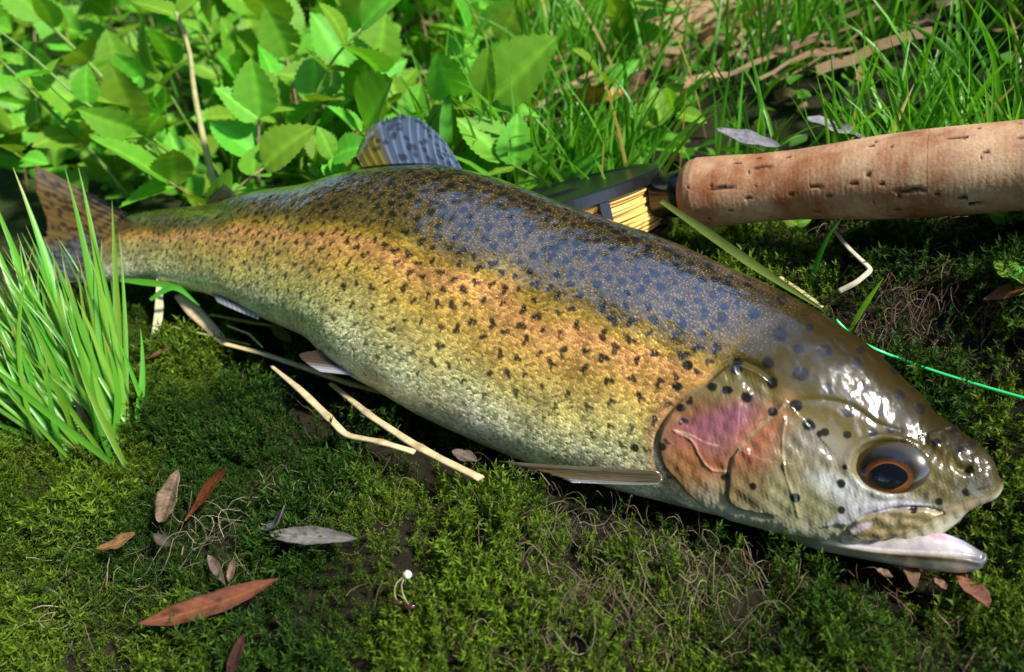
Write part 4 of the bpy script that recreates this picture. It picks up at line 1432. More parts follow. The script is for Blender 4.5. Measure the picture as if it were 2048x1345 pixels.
tri = np.array([[0, 6, 1], [1, 6, 2], [2, 6, 3], [3, 6, 4], [4, 6, 5], [5, 6, 0]])
t = r.random((n, 1))
c_ = (np.array([.05, .19, .015]) * (1 - t) + np.array([.12, .33, .03]) * t) * r.uniform(.7, 1.2, (n, 1))
gc = link('ground_cover', mesh_data('ground_cover', V.reshape(-1, 3), (tri[None] + (np.arange(n) * 7)[:, None, None]).reshape(-1, 3), M_GRASS, col=np.repeat(c_, 7, 0)))
tag(gc, 'low small-leaved green ground cover carpeting the bank between herbs and grass', 'ground cover', kind='stuff')

# grass tuft in front of the tail: each blade its own part
tb = gp(205, 935)
tuft = empty('grass_tuft', tb, 'bright green grass tuft standing in the moss in front of the trout tail', 'grass tuft')
r = np.random.default_rng(31)


def px_blade(parent, base, tip, w, bow=0.0, mat=None, col=(.09, .30, .02), tipd=None, m=12, name='blade', ridge=.35, baseoff=-.002, boff=None):
    """a blade from a ground pixel to a tip pixel, the tip at about the depth of its base"""
    b = gp(*base, 0.0) if boff is None else boff
    b = b + np.array([0, 0, baseoff])
    db = project(b)[1]
    t = at(tip, db if tipd is None else tipd)
    u = np.linspace(0, 1, m)[:, None]
    side = nrm(np.cross(t - b, CAM - b))
    pts = b + (t - b) * u + side * bow * (4 * u * (1 - u)) * np.linalg.norm(t - b) * .5
    tw = nrm(CAM - b) + r.normal(0, .35, 3)
    v, f_ = blade_mesh(pts, w, 0, ridge, tw)
    uu_ = np.repeat(u[:, 0], 3)[:, None]
    c_ = np.asarray(col) * (.6 + .4 * sstep(0, .3, uu_)) * r.uniform(.85, 1.15)
    if r.random() < .3: c_ = c_ * (1 - sstep(.78, 1.0, uu_)) + np.array([.42, .34, .10]) * sstep(.78, 1.0, uu_)
    pale = np.array([.40, .20, .14]) * .5
    c_ = c_ * (1 - .6 * sstep(.12, 0, uu_)) + pale * .6 * sstep(.12, 0, uu_)
    o = part(name, parent, v, f_, mat or M_GRASS, parent.location if parent else None, col=c_)
    return o


big = [((190, 930), (26, 335), .0021, .05), ((215, 925), (130, 338), .0020, .06), ((228, 920), (157, 336), .0019, .05), ((245, 905), (224, 402), .0016, .0),
       ((240, 925), (180, 455), .0015, .08), ((180, 925), (-30, 360), .002, .02), ((200, 930), (60, 470), .0018, .05), ((170, 920), (-40, 420), .002, .0),
       ((235, 915), (190, 520), .0014, -.05), ((250, 900), (222, 560), .0013, .02), ((190, 930), (20, 500), .002, -.03), ((150, 915), (-50, 520), .002, .05)]
for b_, t_, w_, bw in big:
    px_blade(tuft, b_, t_, w_, bw, col=np.array([.15, .42, .04]) * r.uniform(.85, 1.15))
for i in range(170):
    bx = 195 + r.normal(0, 42); by = 925 + r.normal(0, 16) - abs(bx - 205) * .15
    an = math.radians(r.normal(118, 15)); ln_ = r.uniform(220, 470)
    tx, ty = bx + math.cos(an) * ln_ * 1.0, by - math.sin(an) * ln_
    t = r.random()
    px_blade(tuft, (bx, by), (tx, ty), r.uniform(.0007, .0015), r.normal(.05, .08), col=np.array([.09, .30, .018]) * (1 - t) + np.array([.18, .44, .04]) * t,
             tipd=None if r.random() < .4 else float(project(gp(bx, by))[1]) * r.uniform(.93, 1.1))
for (b_, t_) in (((215, 935), (110, 860)), ((235, 925), (300, 870)), ((205, 945), (95, 935))):
    px_blade(tuft, b_, t_, .0011, .1, col=(.10, .32, .03))
o = px_blade(tuft, (205, 940), (150, 800), .0030, .02, col=(.28, .13, .09), name='sheath')

# ------------------------------------------------------------------ leafy herbs (serrated leaflets in pairs)
def leaf_mesh(seed, teeth=8, wid=.33, bend=.15, cup=.12):
    r = np.random.default_rng(seed)
    m = teeth * 2 + 3
    u = np.linspace(0, 1, m)
    w = wid * np.sin(math.pi * np.clip(u, 0, 1) ** .72) ** .8
    w = w * (1 + .055 * np.where(np.arange(m) % 2 == 0, 1, -1) * sstep(.06, .2, u) * sstep(1, .9, u))
    w[0] = .015; w[-1] = .004
    cols_ = np.array([-1, -.62, -.28, 0, .28, .62, 1])
    V = np.zeros((m, 7, 3)); Cv = np.zeros((m, 7, 3))
    tw = r.normal(0, .12)
    for j_, s_ in enumerate(cols_):
        V[:, j_, 0] = u + .022 * abs(s_) * np.where(np.arange(m) % 2 == 0, 1, -.3)
        V[:, j_, 1] = w * s_ + .05 * np.sin(u * 3 + seed) * u
        V[:, j_, 2] = cup * (np.abs(s_) * w / wid) ** 1.2 * .6 - bend * u ** 2 + tw * s_ * w * u * 2 + .004 * np.sin(u * teeth * 3.1 + abs(s_) * 4) * (abs(s_) > .2)
        vein = 1.0 if s_ == 0 else .0
        Cv[:, j_] = np.array([.16, .40, .028]) * (1 + .45 * vein) * (1 + .05 * np.sin(u * teeth * 3.1 + abs(s_) * 4))[:, None]
    return V.reshape(-1, 3), grid_faces(m, 7), Cv.reshape(-1, 3)


M_HERB = leafy('herb_leaf', (1, 1, 1), translucent=0.38, rough=0.50, var=0.40, spec=0.3, noise_scale=120)
M_STEM = vcol_mat('herb_stem', rough=0.4, spec=0.4, noise_scale=300, noise_amt=0.25, bump=0.15, translucent=0.12)
LEAVES = [mesh_data('leaflet', *leaf_mesh(s, t, w, b, c)[:2], M_HERB, col=leaf_mesh(s, t, w, b, c)[2])
          for s, t, w, b, c in ((1, 9, .34, .14, .12), (2, 10, .38, .22, .16), (3, 9, .31, .05, .10), (4, 11, .42, .28, .10), (5, 9, .40, .10, .20), (6, 10, .29, .18, .15))]


def place_leaf(parent, base, p, direction, normal, size, me=None, r=r):
    o = bpy.data.objects.new('leaflet', me or LEAVES[r.integers(len(LEAVES))])
    COL.objects.link(o); o.parent = parent
    x_ = nrm(direction); z_ = nrm(np.asarray(normal) - x_ * np.dot(normal, x_)); y_ = np.cross(z_, x_)
    M = Matrix(((x_[0], y_[0], z_[0], 0), (x_[1], y_[1], z_[1], 0), (x_[2], y_[2], z_[2], 0), (0, 0, 0, 1)))
    loc = np.asarray(p) - base
    o.matrix_local = Matrix.Translation(Vector(loc)) @ M @ Matrix.Scale(float(size), 4)
    return o


HERB_GROUP = 'leafy herbs growing behind the trout tail'


def herb(path, rad, nodes, size, seed, label, group=None, terminal=True, stemcol=(.22, .36, .06), spread=1.0, petiole=.12):
    """path: stem curve from the ground up; nodes: fractions where leaflet pairs sit"""
    r = np.random.default_rng(seed)
    path = np.asarray(path, float); base = path[0]
    e = empty('leafy_herb', base, label, 'herb', group)
    m = len(path)
    v, f_ = tube(path, np.linspace(rad, rad * .55, m), 7)
    c_ = np.repeat(np.linspace(0, 1, m), 7)[:, None]
    part('stem', e, v, f_, M_STEM, base, col=np.asarray(stemcol) * (1 - .25 * c_))
    s_ = np.r_[0, np.cumsum(np.linalg.norm(np.diff(path, axis=0), axis=1))]; s_ /= s_[-1]
    az0 = r.uniform(0, 6.28)
    for q_, nd in enumerate(nodes):
        p = np.array([np.interp(nd, s_, path[:, c]) for c in range(3)])
        i = min(int(nd * (m - 1)), m - 2); t = nrm(path[i + 1] - path[i])
        # leaflets spread to both sides, tilted to the light
        sd_ = nrm(np.cross(t, np.array([math.cos(az0 + q_ * .5), math.sin(az0 + q_ * .5), .3])))
        for sg in (-1, 1):
            if r.random() < .06: continue
            dr = nrm(sd_ * sg * spread + t * r.uniform(.25, .8) + np.array([0, -.15, .12]) + r.normal(0, .16, 3))
            nm = nrm(np.array([0, -.30, 1.0]) + r.normal(0, .33, 3))
            place_leaf(e, base, p, dr, nm, size * r.uniform(.75, 1.15) * (1 - .25 * nd), r=r)
    if terminal:
        t = nrm(path[-1] - path[-2])
        for dz in (0,):
            place_leaf(e, base, path[-1], nrm(t + np.array([0, -.3, .1]) + r.normal(0, .15, 3)), np.array([0, -.55, .8]) + r.normal(0, .25, 3), size * r.uniform(.9, 1.25), r=r)
    return e


def bank_pt(x_, y_):
    return np.array([x_, y_, float(gz(x_, y_)) - .003])


def stem_curve(p, height, lean, m=9, bowv=0.0, r=r):
    u = np.linspace(0, 1, m)[:, None]
    return p + np.array([lean[0], lean[1], height]) * u + np.array([lean[1], -lean[0], 0]) * bowv * np.sin(u * 3.14) + np.array([0, 0, -.12 * height]) * u ** 2


hr = np.random.default_rng(55)
spots_h = []
tries = 0
while len(spots_h) < 165 and tries < 9000:
    tries += 1
    x_, y_ = hr.uniform(-.62, .08), hr.uniform(.42, 1.0)
    q = (x_ - P0[0]) * NV[0] + (y_ - P0[1]) * NV[1]
    a_ = (x_ - P0[0]) * AV[0] + (y_ - P0[1]) * AV[1]
    if q < (.075 if a_ < .33 else .045) or abs(x_) > y_ * .78 + .03: continue
    if x_ > -.02 + .05 * (y_ - .45) and hr.random() < .75: continue
    if any(np.hypot(x_ - a, y_ - b) < .024 for a, b in spots_h): continue
    spots_h.append((x_, y_))
for i, (x_, y_) in enumerate(spots_h):
    near = np.interp(y_, [.42, .55, .8], [.55, .9, 1.25])
    hgt = hr.uniform(.05, .125) * near
    ln2 = (hr.normal(0, .022), hr.normal(-.012, .02))
    nn_ = hr.integers(2, 5); gs_ = hr.random() < .6
    herb(stem_curve(bank_pt(x_, y_), hgt, ln2, bowv=hr.normal(0, .3)), hr.uniform(.0008, .0014), np.linspace(.35, .92, nn_), hr.uniform(.026, .044) * (.85 + .2 * near), 500 + i,
         '%s herb with %s pairs of serrated leaflets %s' % (('green-stemmed' if gs_ else 'brown-stemmed'), ('two', 'three', 'four')[nn_ - 2],
             'behind the tail fin' if x_ < -.26 else 'behind the fish back' if x_ < -.07 else 'at the edge of the grass'), HERB_GROUP,
         stemcol=(.22, .36, .06) if gs_ else (.34, .24, .12))


def px_stem(pts, d0, d1, m=14):
    """stem through photo pixels, depth running from d0 (bottom) to d1"""
    c_ = curve2(pts, m)
    return at(c_, np.linspace(d0, d1, m))


def rooted(pts, m=14, extra=None):
    p = gp(*pts[0]); d0 = float(project(p)[1])
    return px_stem(pts, d0 + .001, d0 - .004 if extra is None else d0 + extra, m)


herb(px_stem([(432, 385), (418, 325), (402, 255), (388, 180), (378, 100), (352, 25)], .478, .46), .0022, [.98], .048, 901,
     'tall herb with thick pale straw coloured stem rising behind the small adipose fin', stemcol=(.52, .50, .22), terminal=False)
herb(px_stem([(517, 372), (517, 300), (518, 235)], .46, .45), .0012, [.42, .98], .034, 902,
     'upright herb with a purplish stem and a star of broad serrated leaflets', stemcol=(.36, .22, .18))
herb(px_stem([(600, 345), (625, 215), (660, 130), (722, 58)], .47, .45), .0011, [.45, .66, .86], .034, 903,
     'herb whose stem arches right with bright paired leaflets above the dorsal fin')
herb(px_stem([(400, 408), (300, 300), (150, 190), (60, 110), (-30, 40)], .50, .46), .0010, [.30, .55, .72], .026, 904,
     'long thin herb stem slanting left with small paired leaflets over the tail')
herb(px_stem([(385, 400), (300, 270), (200, 150), (90, 40)], .52, .50), .0020, [.5, .75, .95], .040, 905,
     'thick green herb stem slanting left with large pale toothed leaflets')
herb(px_stem([(262, 402), (180, 300), (80, 200), (0, 120)], .52, .48), .0014, [.45, .8], .034, 906,
     'herb with yellow green stem leaning left right behind the tail fin')
herb(px_stem([(655, 350), (640, 335), (668, 315)], .43, .42), .0010, [.6, .95], .026, 907,
     'low glossy herb with three broad leaflets beside the dorsal fin')
herb(px_stem([(300, 400), (290, 330), (270, 250)], .53, .51), .0012, [.4, .8], .034, 908,
     'leafy herb with dark green leaflets standing behind the tail root')

# small round leaved seedlings beside the reel and on the bank
def seedling(px, py, size, seed, label, n=2):
    r = np.random.default_rng(seed)
    p = gp(px, py + 18)
    e = empty('seedling', p, label, 'seedling')
    top = p + np.array([0, -.002, .012])
    v, f_ = tube(np.linspace(p - np.array([0, 0, .003]), top, 4), .0006, 6)
    part('stem', e, v, f_, M_STEM, p, col=np.tile([.2, .34, .06], (len(v), 1)))
    for i in range(n):
        an = i * 6.28 / n + r.uniform(-.4, .4)
        place_leaf(e, p, top, np.array([math.cos(an), math.sin(an) - .3, .55]), np.array([0, -.75, .6]) + r.normal(0, .2, 3), size * r.uniform(.85, 1.1), LEAVES[3], r)


seedling(1033, 325, .021, 1, 'small seedling with yellow green round leaf beside the dorsal fin base', 2)
seedling(1190, 335, .014, 2, 'tiny pale green seedling growing just behind the black reel', 3)
seedling(1580, 480, .007, 3, 'tiny bright seedling in the shade under the cork grip', 2)
seedling(1990, 480, .008, 4, 'tiny two-leaved seedling on the brown roots by the cork grip', 2)
seedling(2005, 600, .008, 5, 'small fresh green seedling below the rust coloured leaf', 3)
seedling(1340, 40, .035, 6, 'broad leaved herb seedling standing in the pale straw litter', 2)
seedling(1300, 110, .026, 7, 'small plant with oval leaves beside the pinkish dead leaf', 2)

# ------------------------------------------------------------------ loose single blades on and behind the trout
SB = 'loose grass blades around the trout'


def lone_leaf(label, pts, d, w, col, group=None, name='lone_grass_leaf', mat=None, taper=True):
    c_ = curve2(pts, 16); dd_ = np.interp(np.linspace(0, 1, 16), np.linspace(0, 1, len(d)), d)
    P = at(c_, dd_)
    v, f_ = blade_mesh(P, w, 0, .3, nrm(CAM - P[8]))
    o = part(name, None, v, f_, mat or M_GRASS, P[0], col=np.tile(col, (len(v), 1))); o.location = P[0]
    return tag(o, label, 'grass blade', group)


dg = lambda x, y, o=0.0: float(project(gp(x, y, o))[1])
lone_leaf('broad bright green grass blade standing right behind the dorsal fin', [(893, 335), (892, 250), (896, 160)], [.42, .41], .0034, (.12, .36, .03))
lone_leaf('long green and straw coloured blade running from the reel along the fish back', [(1322, 402), (1400, 455), (1500, 525), (1580, 578), (1648, 622)], [.325, .295, .275], .0017, (.22, .34, .07))
lone_leaf('upright thin green blade rising against the underside of the cork grip', [(1612, 608), (1640, 510), (1662, 465), (1688, 432)], [dg(1612, 608), .285], .0009, (.10, .34, .03))
lone_leaf('short green blade growing where the green line leaves the fish', [(1698, 664), (1730, 610), (1768, 555)], [dg(1698, 664), .265], .0009, (.11, .35, .03))
lone_leaf('thin green blade lying behind the bent pale straw', [(1655, 485), (1700, 462), (1738, 444)], [dg(1655, 485), .29], .0006, (.09, .28, .04))
lone_leaf('curved pale dry blade bending down beside the grass tuft', [(318, 556), (318, 620), (305, 690), (262, 752)], [dg(318, 640, .01), dg(262, 752, .004)], .0020, (.55, .52, .30), mat=M_STRAW)
lone_leaf('green blade lying flat under the trout tail root', [(240, 560), (330, 570), (400, 585)], [.40, .40], .0016, (.10, .34, .03))
lone_leaf('bent green blade lying on the moss behind the curved dry blade', [(300, 600), (345, 575), (400, 612)], [.39, .39], .0014, (.12, .36, .03))

# ------------------------------------------------------------------ dry jointed grass stems lying in front of the belly
M_REED = vcol_mat('dry_reed', rough=0.5, spec=0.35, noise_scale=220, noise_amt=0.22, bump=0.2)


def reed(label, pts, off, rad, joints=(), col=(.66, .52, .27), flat=.55, twist=None):
    c_ = np.array([gp(x, y, off + .004) for x, y in pts])
    s_ = np.r_[0, np.cumsum(np.linalg.norm(np.diff(c_, axis=0), axis=1))]
    m = 44
    u = np.linspace(0, s_[-1], m)
    P = np.stack([np.interp(u, s_, c_[:, a]) for a in range(3)], -1)
    for _ in range(2): P[1:-1] = (P[:-2] + 2 * P[1:-1] + P[2:]) / 4
    rd = np.interp(u / s_[-1], np.linspace(0, 1, len(rad)), rad) * .82
    jn = np.zeros(m)
    for jx in joints: jn = np.maximum(jn, np.exp(-((u / s_[-1] - jx) / .018) ** 2))
    v, f_ = tube(P, rd * (1 + .25 * jn + .03 * np.sin(u * 500)), 10, True, flat)
    c0 = np.repeat(jn, 10)[:, None]
    cc_ = np.asarray(col) * (1 - .6 * c0) + np.array([.28, .15, .07]) * .6 * c0
    cc_ = cc_ * .86 * (1 + .16 * np.sin(np.tile(np.arange(10), m) * 2.1))[:, None] * (1 + .14 * np.sin(np.repeat(u, 10) * 900) * np.sin(np.repeat(u, 10) * 333 + 1))[:, None]
    o = part('dry_stem', None, v, f_, M_REED, P[0], col=cc_); o.location = P[0]
    return tag(o, label, 'dry stem')


reed('dry jointed stem lying closest to the belly, greenish at its middle joint', [(448, 688), (520, 706), (600, 733), (700, 768), (830, 802)], .011, [.0017, .0019, .0019, .0016], (.42, .56), (.62, .50, .24))
reed('pale dry stem bent in a sharp kink on the moss', [(543, 733), (600, 780), (660, 838), (692, 872), (760, 884), (830, 905)], .013, [.0010, .0021, .0019, .0017], (.54, .86), (.70, .57, .31))
reed('longest dry jointed stem ending beside the pectoral fin', [(662, 768), (740, 832), (820, 885), (880, 918), (962, 958)], .012, [.0014, .0019, .0021, .0020], (.35, .70), (.68, .55, .29))
sh_b = gp(448, 690, .010)
v, f_ = None, None
# torn sheath at the root end of the stem
c_ = np.array([gp(x, y, o_) for x, y, o_ in ((360, 592, .020), (390, 625, .018), (420, 655, .014), (452, 690, .010))])
v, f_ = tube(curve2(c_, 16) if False else np.stack([np.interp(np.linspace(0, 3, 16), np.arange(4), c_[:, a]) for a in range(3)], -1), np.interp(np.linspace(0, 1, 16), [0, .3, .8, 1], [.0030, .0042, .0030, .0019]), 14, True, .45)
o = part('stem_sheath', None, v, f_, M_REED, c_[0], col=np.array([.60, .45, .26]) * (1 + .15 * np.sin(np.tile(np.arange(14), 16) * 3))[:, None]); o.location = c_[0]
tag(o, 'wide torn pale sheath at the end of the dry stem under the tail', 'stem sheath')
reed('thin bent dry twig beside the torn pale sheath', [(455, 652), (498, 668), (525, 695)], .014, [.0006, .0007, .0005], (.55,), (.58, .48, .30), 1)
reed('pale straw bent to an angle in the shade under the cork grip', [(1665, 458), (1700, 500), (1743, 540), (1712, 566), (1676, 584)], .015, [.0009, .0013, .0012], (.0,), (.62, .55, .40))
reed('short yellow stem end lying along the fish back', [(1560, 555), (1600, 582), (1645, 615)], .008, [.0012, .0014, .0011], (.4,), (.50, .46, .18))
reed('thin olive stem lying in the moss under the torn sheath', [(335, 652), (420, 672), (500, 690)], .008, [.0007, .0008, .0006], (.5,), (.32, .34, .12), 1)
reed('olive stem crossing behind the torn sheath toward the belly', [(420, 630), (500, 645), (560, 655)], .010, [.0009, .0010, .0007], (.5,), (.40, .36, .16), 1)

# ------------------------------------------------------------------ fallen leaves
M_DEAD = vcol_mat('dead_leaf', rough=0.5, spec=0.4, noise_scale=260, noise_amt=0.35, bump=0.25, translucent=0.12)


def fallen(label, a, b, wpx, col, off=(.012, .012), curl=.15, col2=None, tipw=.5, bow=0.0, cup=.3, grp=None, name='fallen_leaf', tilt=0.0, dep=None):
    """a leaf from stalk pixel a to tip pixel b, widest wpx photo pixels, resting on the moss"""
    A_, B_ = gp(*a, off[0] + .003), gp(*b, off[1] + .003)
    if dep is not None: A_, B_ = at(a, dep[0]), at(b, dep[1])
    m, nv = 48, 13
    u = np.linspace(0, 1, m); s = np.linspace(-1, 1, nv)
    ax_ = B_ - A_; L_ = np.linalg.norm(ax_)
    up = nrm(gnormal(np.array([(A_[0] + B_[0]) / 2]), np.array([(A_[1] + B_[1]) / 2]))[0] + np.array([0, -.25, .2]) + tilt * np.array([1, 0, 0]))
    sd_ = nrm(np.cross(nrm(ax_), up)); up = np.cross(sd_, nrm(ax_))
    w = wpx * float(project((A_ + B_) / 2)[1]) / F * .5
    pr = np.sin(math.pi * u ** (math.log(.5) / math.log(tipw))) ** .75
    pr[0] = .03; pr[-1] = .01
    rr2 = np.random.default_rng(abs(hash(label)) % 1000 if False else sum(ord(ch) for ch in label))
    ed = 1 + .06 * np.sin(u * 23 + rr2.uniform(0, 6)) * np.sin(u * 9 + rr2.uniform(0, 6)) + .02 * rr2.normal(size=m)
    G = A_ + ax_ * u[:, None, None] + sd_ * (s[None, :] * (w * pr * ed)[:, None] + (bow * L_ * np.sin(math.pi * u))[:, None])[..., None]
    G = G + up * (cup * w * (np.abs(s)[None, :] ** 1.5) * pr[:, None] + (curl * L_ * (u - .5) ** 2 * 1.2)[:, None] + .10 * w * np.sin(u * 14 + rr2.uniform(0, 6))[:, None] * s[None, :] + .02 * w * rr2.normal(size=(m, nv)))[..., None]
    th_ = .00022
    top = G + up * th_; bot = G - up * th_
    mm = m * nv
    rim = list(range(0, nv)) + [i * nv + nv - 1 for i in range(1, m)] + [(m - 1) * nv + jj for jj in range(nv - 2, -1, -1)] + [i * nv for i in range(m - 2, 0, -1)]
    R = np.array([[rim[x_], rim[(x_ + 1) % len(rim)], rim[(x_ + 1) % len(rim)] + mm, rim[x_] + mm] for x_ in range(len(rim))])
    c2 = np.asarray(col2 if col2 is not None else np.asarray(col) * .7)
    blot = make_noise(sum(ord(ch) for ch in label) % 97, 3, 2.2)
    t_ = np.clip(.45 + .45 * blot(u[:, None] * 3, s[None, :] * 1.2), 0, 1)[..., None]
    c_ = (np.asarray(col) * (1 - t_) + c2 * t_) * .62
    c_ = c_ * (1 + .45 * np.exp(-(s / .10) ** 2))[None, :, None]
    c_ = c_ * (1 - .35 * np.abs(s)[None, :, None] ** 6)
    c_ = c_ * (1 - .16 * (np.sin((u[:, None] - .35 * np.abs(s)[None, :]) * 75) > .55))[..., None]
    for _ in range(7):
        a0, b0_ = rr2.uniform(.05, .95), rr2.uniform(-.9, .9)
        c_ = c_ * (1 - .6 * np.exp(-((u[:, None] - a0) / .03) ** 2 - ((s[None, :] - b0_) / .22) ** 2))[..., None]
    c_ = c_.reshape(-1, 3)
    o = part(name, None, np.concatenate([top.reshape(-1, 3), bot.reshape(-1, 3)]), np.concatenate([grid_faces(m, nv), grid_faces(m, nv)[:, ::-1] + mm, R]), M_DEAD, A_, col=np.concatenate([c_, c_]))
    o.location = A_
    fix_normals(o)
    return tag(o, label, 'leaf', grp)


fallen('long reddish brown willow leaf lying flat on the foreground moss', (278, 1250), (560, 1160), 52, (.36, .13, .055), (.014, .016), .05, (.30, .105, .065), .5, .03)
fallen('pale tan oval leaf standing tilted in the moss', (322, 1045), (358, 940), 50, (.42, .29, .18), (.008, .020), .05, (.34, .22, .13), .4)
fallen('rust red narrow leaf curling up beside the pale tan leaf', (380, 1045), (462, 938), 30, (.30, .075, .02), (.008, .024), .25, (.20, .05, .018), .55, -.10)
fallen('small curled ochre leaf lying on the moss', (192, 1102), (272, 1070), 34, (.36, .20, .075), (.012, .014), .20, (.28, .13, .04), .62, .06)
fallen('grey dead leaf half buried in the moss', (540, 1070), (715, 1078), 38, (.40, .38, .35), (.012, .008), .0, (.28, .25, .21), .45)
fallen('lilac grey curled leaf scrap beside the half buried grey leaf', (525, 1060), (578, 1015), 22, (.36, .32, .34), (.010, .018), .3, (.25, .22, .22), .6, .12)
fallen('dark red brown leaf stub poking up at the edge of the moss', (455, 1360), (488, 1268), 26, (.13, .045, .035), (.008, .018), .0, (.08, .03, .025), .5)
fallen('small pinkish leaf fragment above the long reddish leaf', (452, 1172), (418, 1112), 20, (.28, .19, .15), (.010, .014), .1, (.2, .13, .1), .6)
fallen('small upright tan leaf tip above the long reddish leaf', (458, 1165), (468, 1118), 16, (.32, .2, .13), (.010, .016), .1, None, .5)
fallen('dull brown leaf scrap near the small ochre leaf', (310, 1072), (345, 1095), 22, (.20, .15, .12), (.009, .010), .2, None, .5)
fallen('brown leaf pointing out from under the lower jaw', (1815, 1120), (1828, 1178), 32, (.36, .21, .13), (.010, .010), .1, (.28, .15, .08), .4)
fallen('reddish brown leaf sticking out beneath the jaw tip', (1905, 1135), (1975, 1218), 46, (.40, .17, .10), (.010, .012), .1, (.30, .12, .07), .62)
fallen('small pinkish leaf bit between the two leaves under the jaw', (1868, 1158), (1892, 1180), 20, (.36, .2, .13), (.010, .010), .1, None, .5)
fallen('small brown scrap lying under the lower jaw', (1752, 1140), (1785, 1155), 18, (.3, .17, .11), (.010, .010), .1, None, .5)
fallen('rust orange pointed leaf on the mossy bank below the rod', (2090, 560), (1966, 602), 34, (.34, .12, .03), (.012, .010), .1, (.22, .07, .02), .45)
fallen('small tan bud husk on the bank below the cork grip', (1755, 500), (1786, 516), 22, (.38, .22, .16), (.006, .006), .2, None, .5)
fallen('brown rolled leaf standing among the grass by the dorsal fin', (935, 335), (945, 228), 34, (.30, .15, .075), None or (.004, .03), .1, (.22, .12, .07), .5, dep=(.44, .44))
fallen('dark red brown leaf showing between the herbs and the dorsal fin', (725, 330), (712, 258), 30, (.20, .065, .03), (.0, .0), .1, None, .5, dep=(.47, .47))
fallen('dark fallen leaf low between herb leaflets', (700, 338), (640, 270), 30, (.17, .06, .035), (.0, .0), .1, None, .5, dep=(.50, .52))
fallen('pinkish brown broad leaf standing in the grass', (1262, 215), (1300, 138), 70, (.34, .17, .11), (.0, .0), .1, (.26, .12, .08), .5, dep=(.45, .45))
fallen('yellow ochre fallen leaf lying in the grass', (1135, 205), (1250, 185), 50, (.55, .28, .02), (.0, .0), .1, (.42, .19, .02), .5, dep=(.43, .44))
fallen('olive brown small leaf hanging in the grass behind the reel', (1225, 240), (1242, 285), 24, (.26, .16, .03), (.0, .0), .1, None, .5, dep=(.47, .46))
fallen('silvery grey willow leaf lying in the grass left of the cork grip', (1432, 262), (1560, 296), 34, (.42, .41, .44), (.0, .0), .1, (.30, .29, .31), .5, dep=(.36, .35))
fallen('silvery grey willow leaf behind the top of the cork grip', (1612, 238), (1730, 282), 46, (.46, .44, .46), (.0, .0), .1, (.34, .32, .33), .45, dep=(.36, .34))
fallen('dark red dead leaf high among the far grass stems', (1975, 5), (2070, 55), 60, (.16, .04, .025), (.0, .0), .1, None, .5, dep=(.62, .60))
fallen('narrow fallen twig leaf under the curved dry blade', (295, 720), (350, 690), 12, (.22, .08, .05), (.008, .010), .1, None, .5)
fallen('brown scrap of leaf caught by the dry stems', (545, 655), (585, 690), 24, (.34, .26, .13), (.010, .014), .2, None, .5)
fallen('grey brown leaf scrap tucked under the belly by the stem end', (905, 905), (955, 925), 30, (.26, .19, .15), (.010, .010), .2, None, .5)

# tiny white seed head with two dark seeds
p = gp(815, 1150, .021)
sd_o = empty('seed_head', gp(812, 1205, .006), 'tiny white seed head on a thread above two dark red seeds', 'seed head')
M_SEED = vcol_mat('seed', rough=0.35, spec=0.4, noise_scale=900, noise_amt=0.15, bump=0.1, coat=0.3)


def blobm(c_, r_, seed, sq=(1, 1, 1)):
    rb = np.random.default_rng(seed)
    v, f_ = lathe([(-r_ * .98, r_ * .15), (-r_ * .8, r_ * .6), (-r_ * .3, r_ * .95), (r_ * .3, r_ * .95), (r_ * .8, r_ * .6), (r_ * .98, r_ * .15)], np.zeros(3), (0, 0, 1), (1, 0, 0), 14)
    v = v * (1 + .10 * rb.normal(size=(len(v), 1))) * np.array(sq)
    return v + c_, f_


v, f_ = blobm(p, .0013, 1); part('seed_puff', sd_o, v, f_, M_SEED, np.array(sd_o.location), col=np.tile([.75, .7, .55], (len(v), 1)))
for (x_, y_) in ((795, 1206), (820, 1214)):
    c_ = gp(x_, y_, .014); v, f_ = blobm(c_, .0008, 2, (2.2, 1, 1)); part('seed', sd_o, v, f_, M_SEED, np.array(sd_o.location), col=np.tile([.05, .012, .010], (len(v), 1)))
    v, f_ = tube(np.linspace(c_, p, 6) + np.sin(np.linspace(0, 3.14, 6))[:, None] * np.array([-.002, 0, .001]), .00014, 5)
    part('thread', sd_o, v, f_, M_SEED, np.array(sd_o.location), col=np.tile([.5, .42, .25], (len(v), 1)))

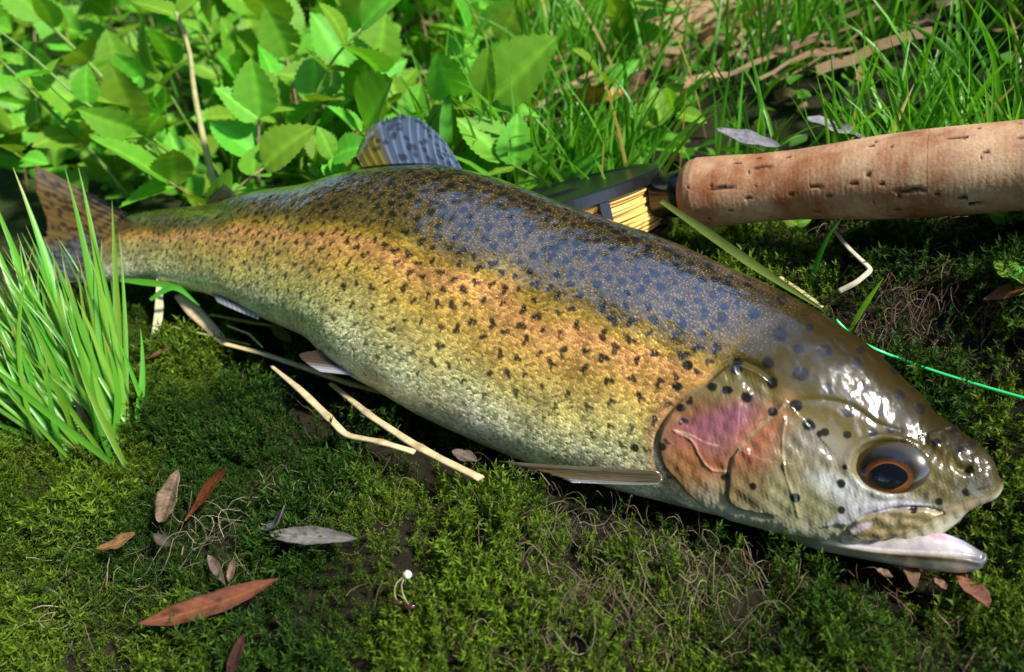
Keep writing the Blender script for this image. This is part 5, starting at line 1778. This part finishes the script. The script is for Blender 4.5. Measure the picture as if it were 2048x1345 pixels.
# ------------------------------------------------------------------ unseen trees, added so the wet skin mirrors sky between dark foliage
M_BARK = simple('bark', (.09, .07, .05), .85, 0, 0, .2, .8, 30, .4)
M_CROWN = leafy('tree_leaf', (1, 1, 1), translucent=0.25, rough=0.5, var=0.3, spec=0.3, noise_scale=2)
tr_ = np.random.default_rng(88)
for i in range(13):
    an = i / 13 * 2 * math.pi + tr_.normal(0, .07)
    R_ = tr_.uniform(5.2, 6.6); Hh = tr_.uniform(7.0, 8.4)
    cx, cy = R_ * math.cos(an), R_ * math.sin(an)
    if (cx * SUN.x + cy * SUN.y) / (R_ * math.hypot(SUN.x, SUN.y)) > .90: continue      # the gap the sun comes through
    cz = float(gz(cx, cy))
    e = empty('added_tree', (cx, cy, cz), 'unseen leafy tree added to shape the reflection on the trout', 'tree', 'unseen trees added to frame the reflected sky')
    ux = np.linspace(0, 1, 8)
    pth = np.c_[cx + .25 * np.sin(ux * 3 + i), cy + .2 * np.sin(ux * 2.3 + i * 2), cz - .3 + (Hh * .8) * ux]
    tp_ = [tube(pth, .16 * (1 - .75 * ux), 10)]
    for l_ in range(5):
        b_ = pth[2 + l_ % 5]; aa = tr_.uniform(0, 6.28)
        tp_.append(tube(np.array([b_, b_ + [.5 * math.cos(aa), .5 * math.sin(aa), .5], b_ + [1.0 * math.cos(aa), 1.0 * math.sin(aa), .9]]), np.array([.06, .04, .015]), 6))
    v, f_ = join(tp_); part('trunk', e, v, f_, M_BARK, (cx, cy, cz))
    n = 7000
    cl = tr_.normal(size=(60, 3)); cl = nrm(cl) * tr_.uniform(.2, 1, (60, 1)) ** .6
    cen = cl[tr_.integers(0, 60, n)] + tr_.normal(0, .16, (n, 3))
    P = np.array([cx, cy, cz + Hh * .54]) + cen * np.array([2.0, 2.0, Hh * .50])
    d1 = nrm(tr_.normal(size=(n, 3))); d2 = nrm(np.cross(d1, tr_.normal(size=(n, 3))))
    sz_ = tr_.uniform(.10, .24, n)[:, None]
    V = np.stack([P - d1 * sz_, P + d2 * sz_ * .6, P + d1 * sz_, P - d2 * sz_ * .6], 1).reshape(-1, 3)
    c_ = (np.array([.035, .085, .015]) + tr_.random((n, 1)) * np.array([.04, .07, .01]))
    part('crown', e, V, (np.array([[0, 1, 2, 3]])[None] + (np.arange(n) * 4)[:, None, None]).reshape(-1, 4), M_CROWN, (cx, cy, cz), smooth=False, col=np.repeat(c_, 4, 0))
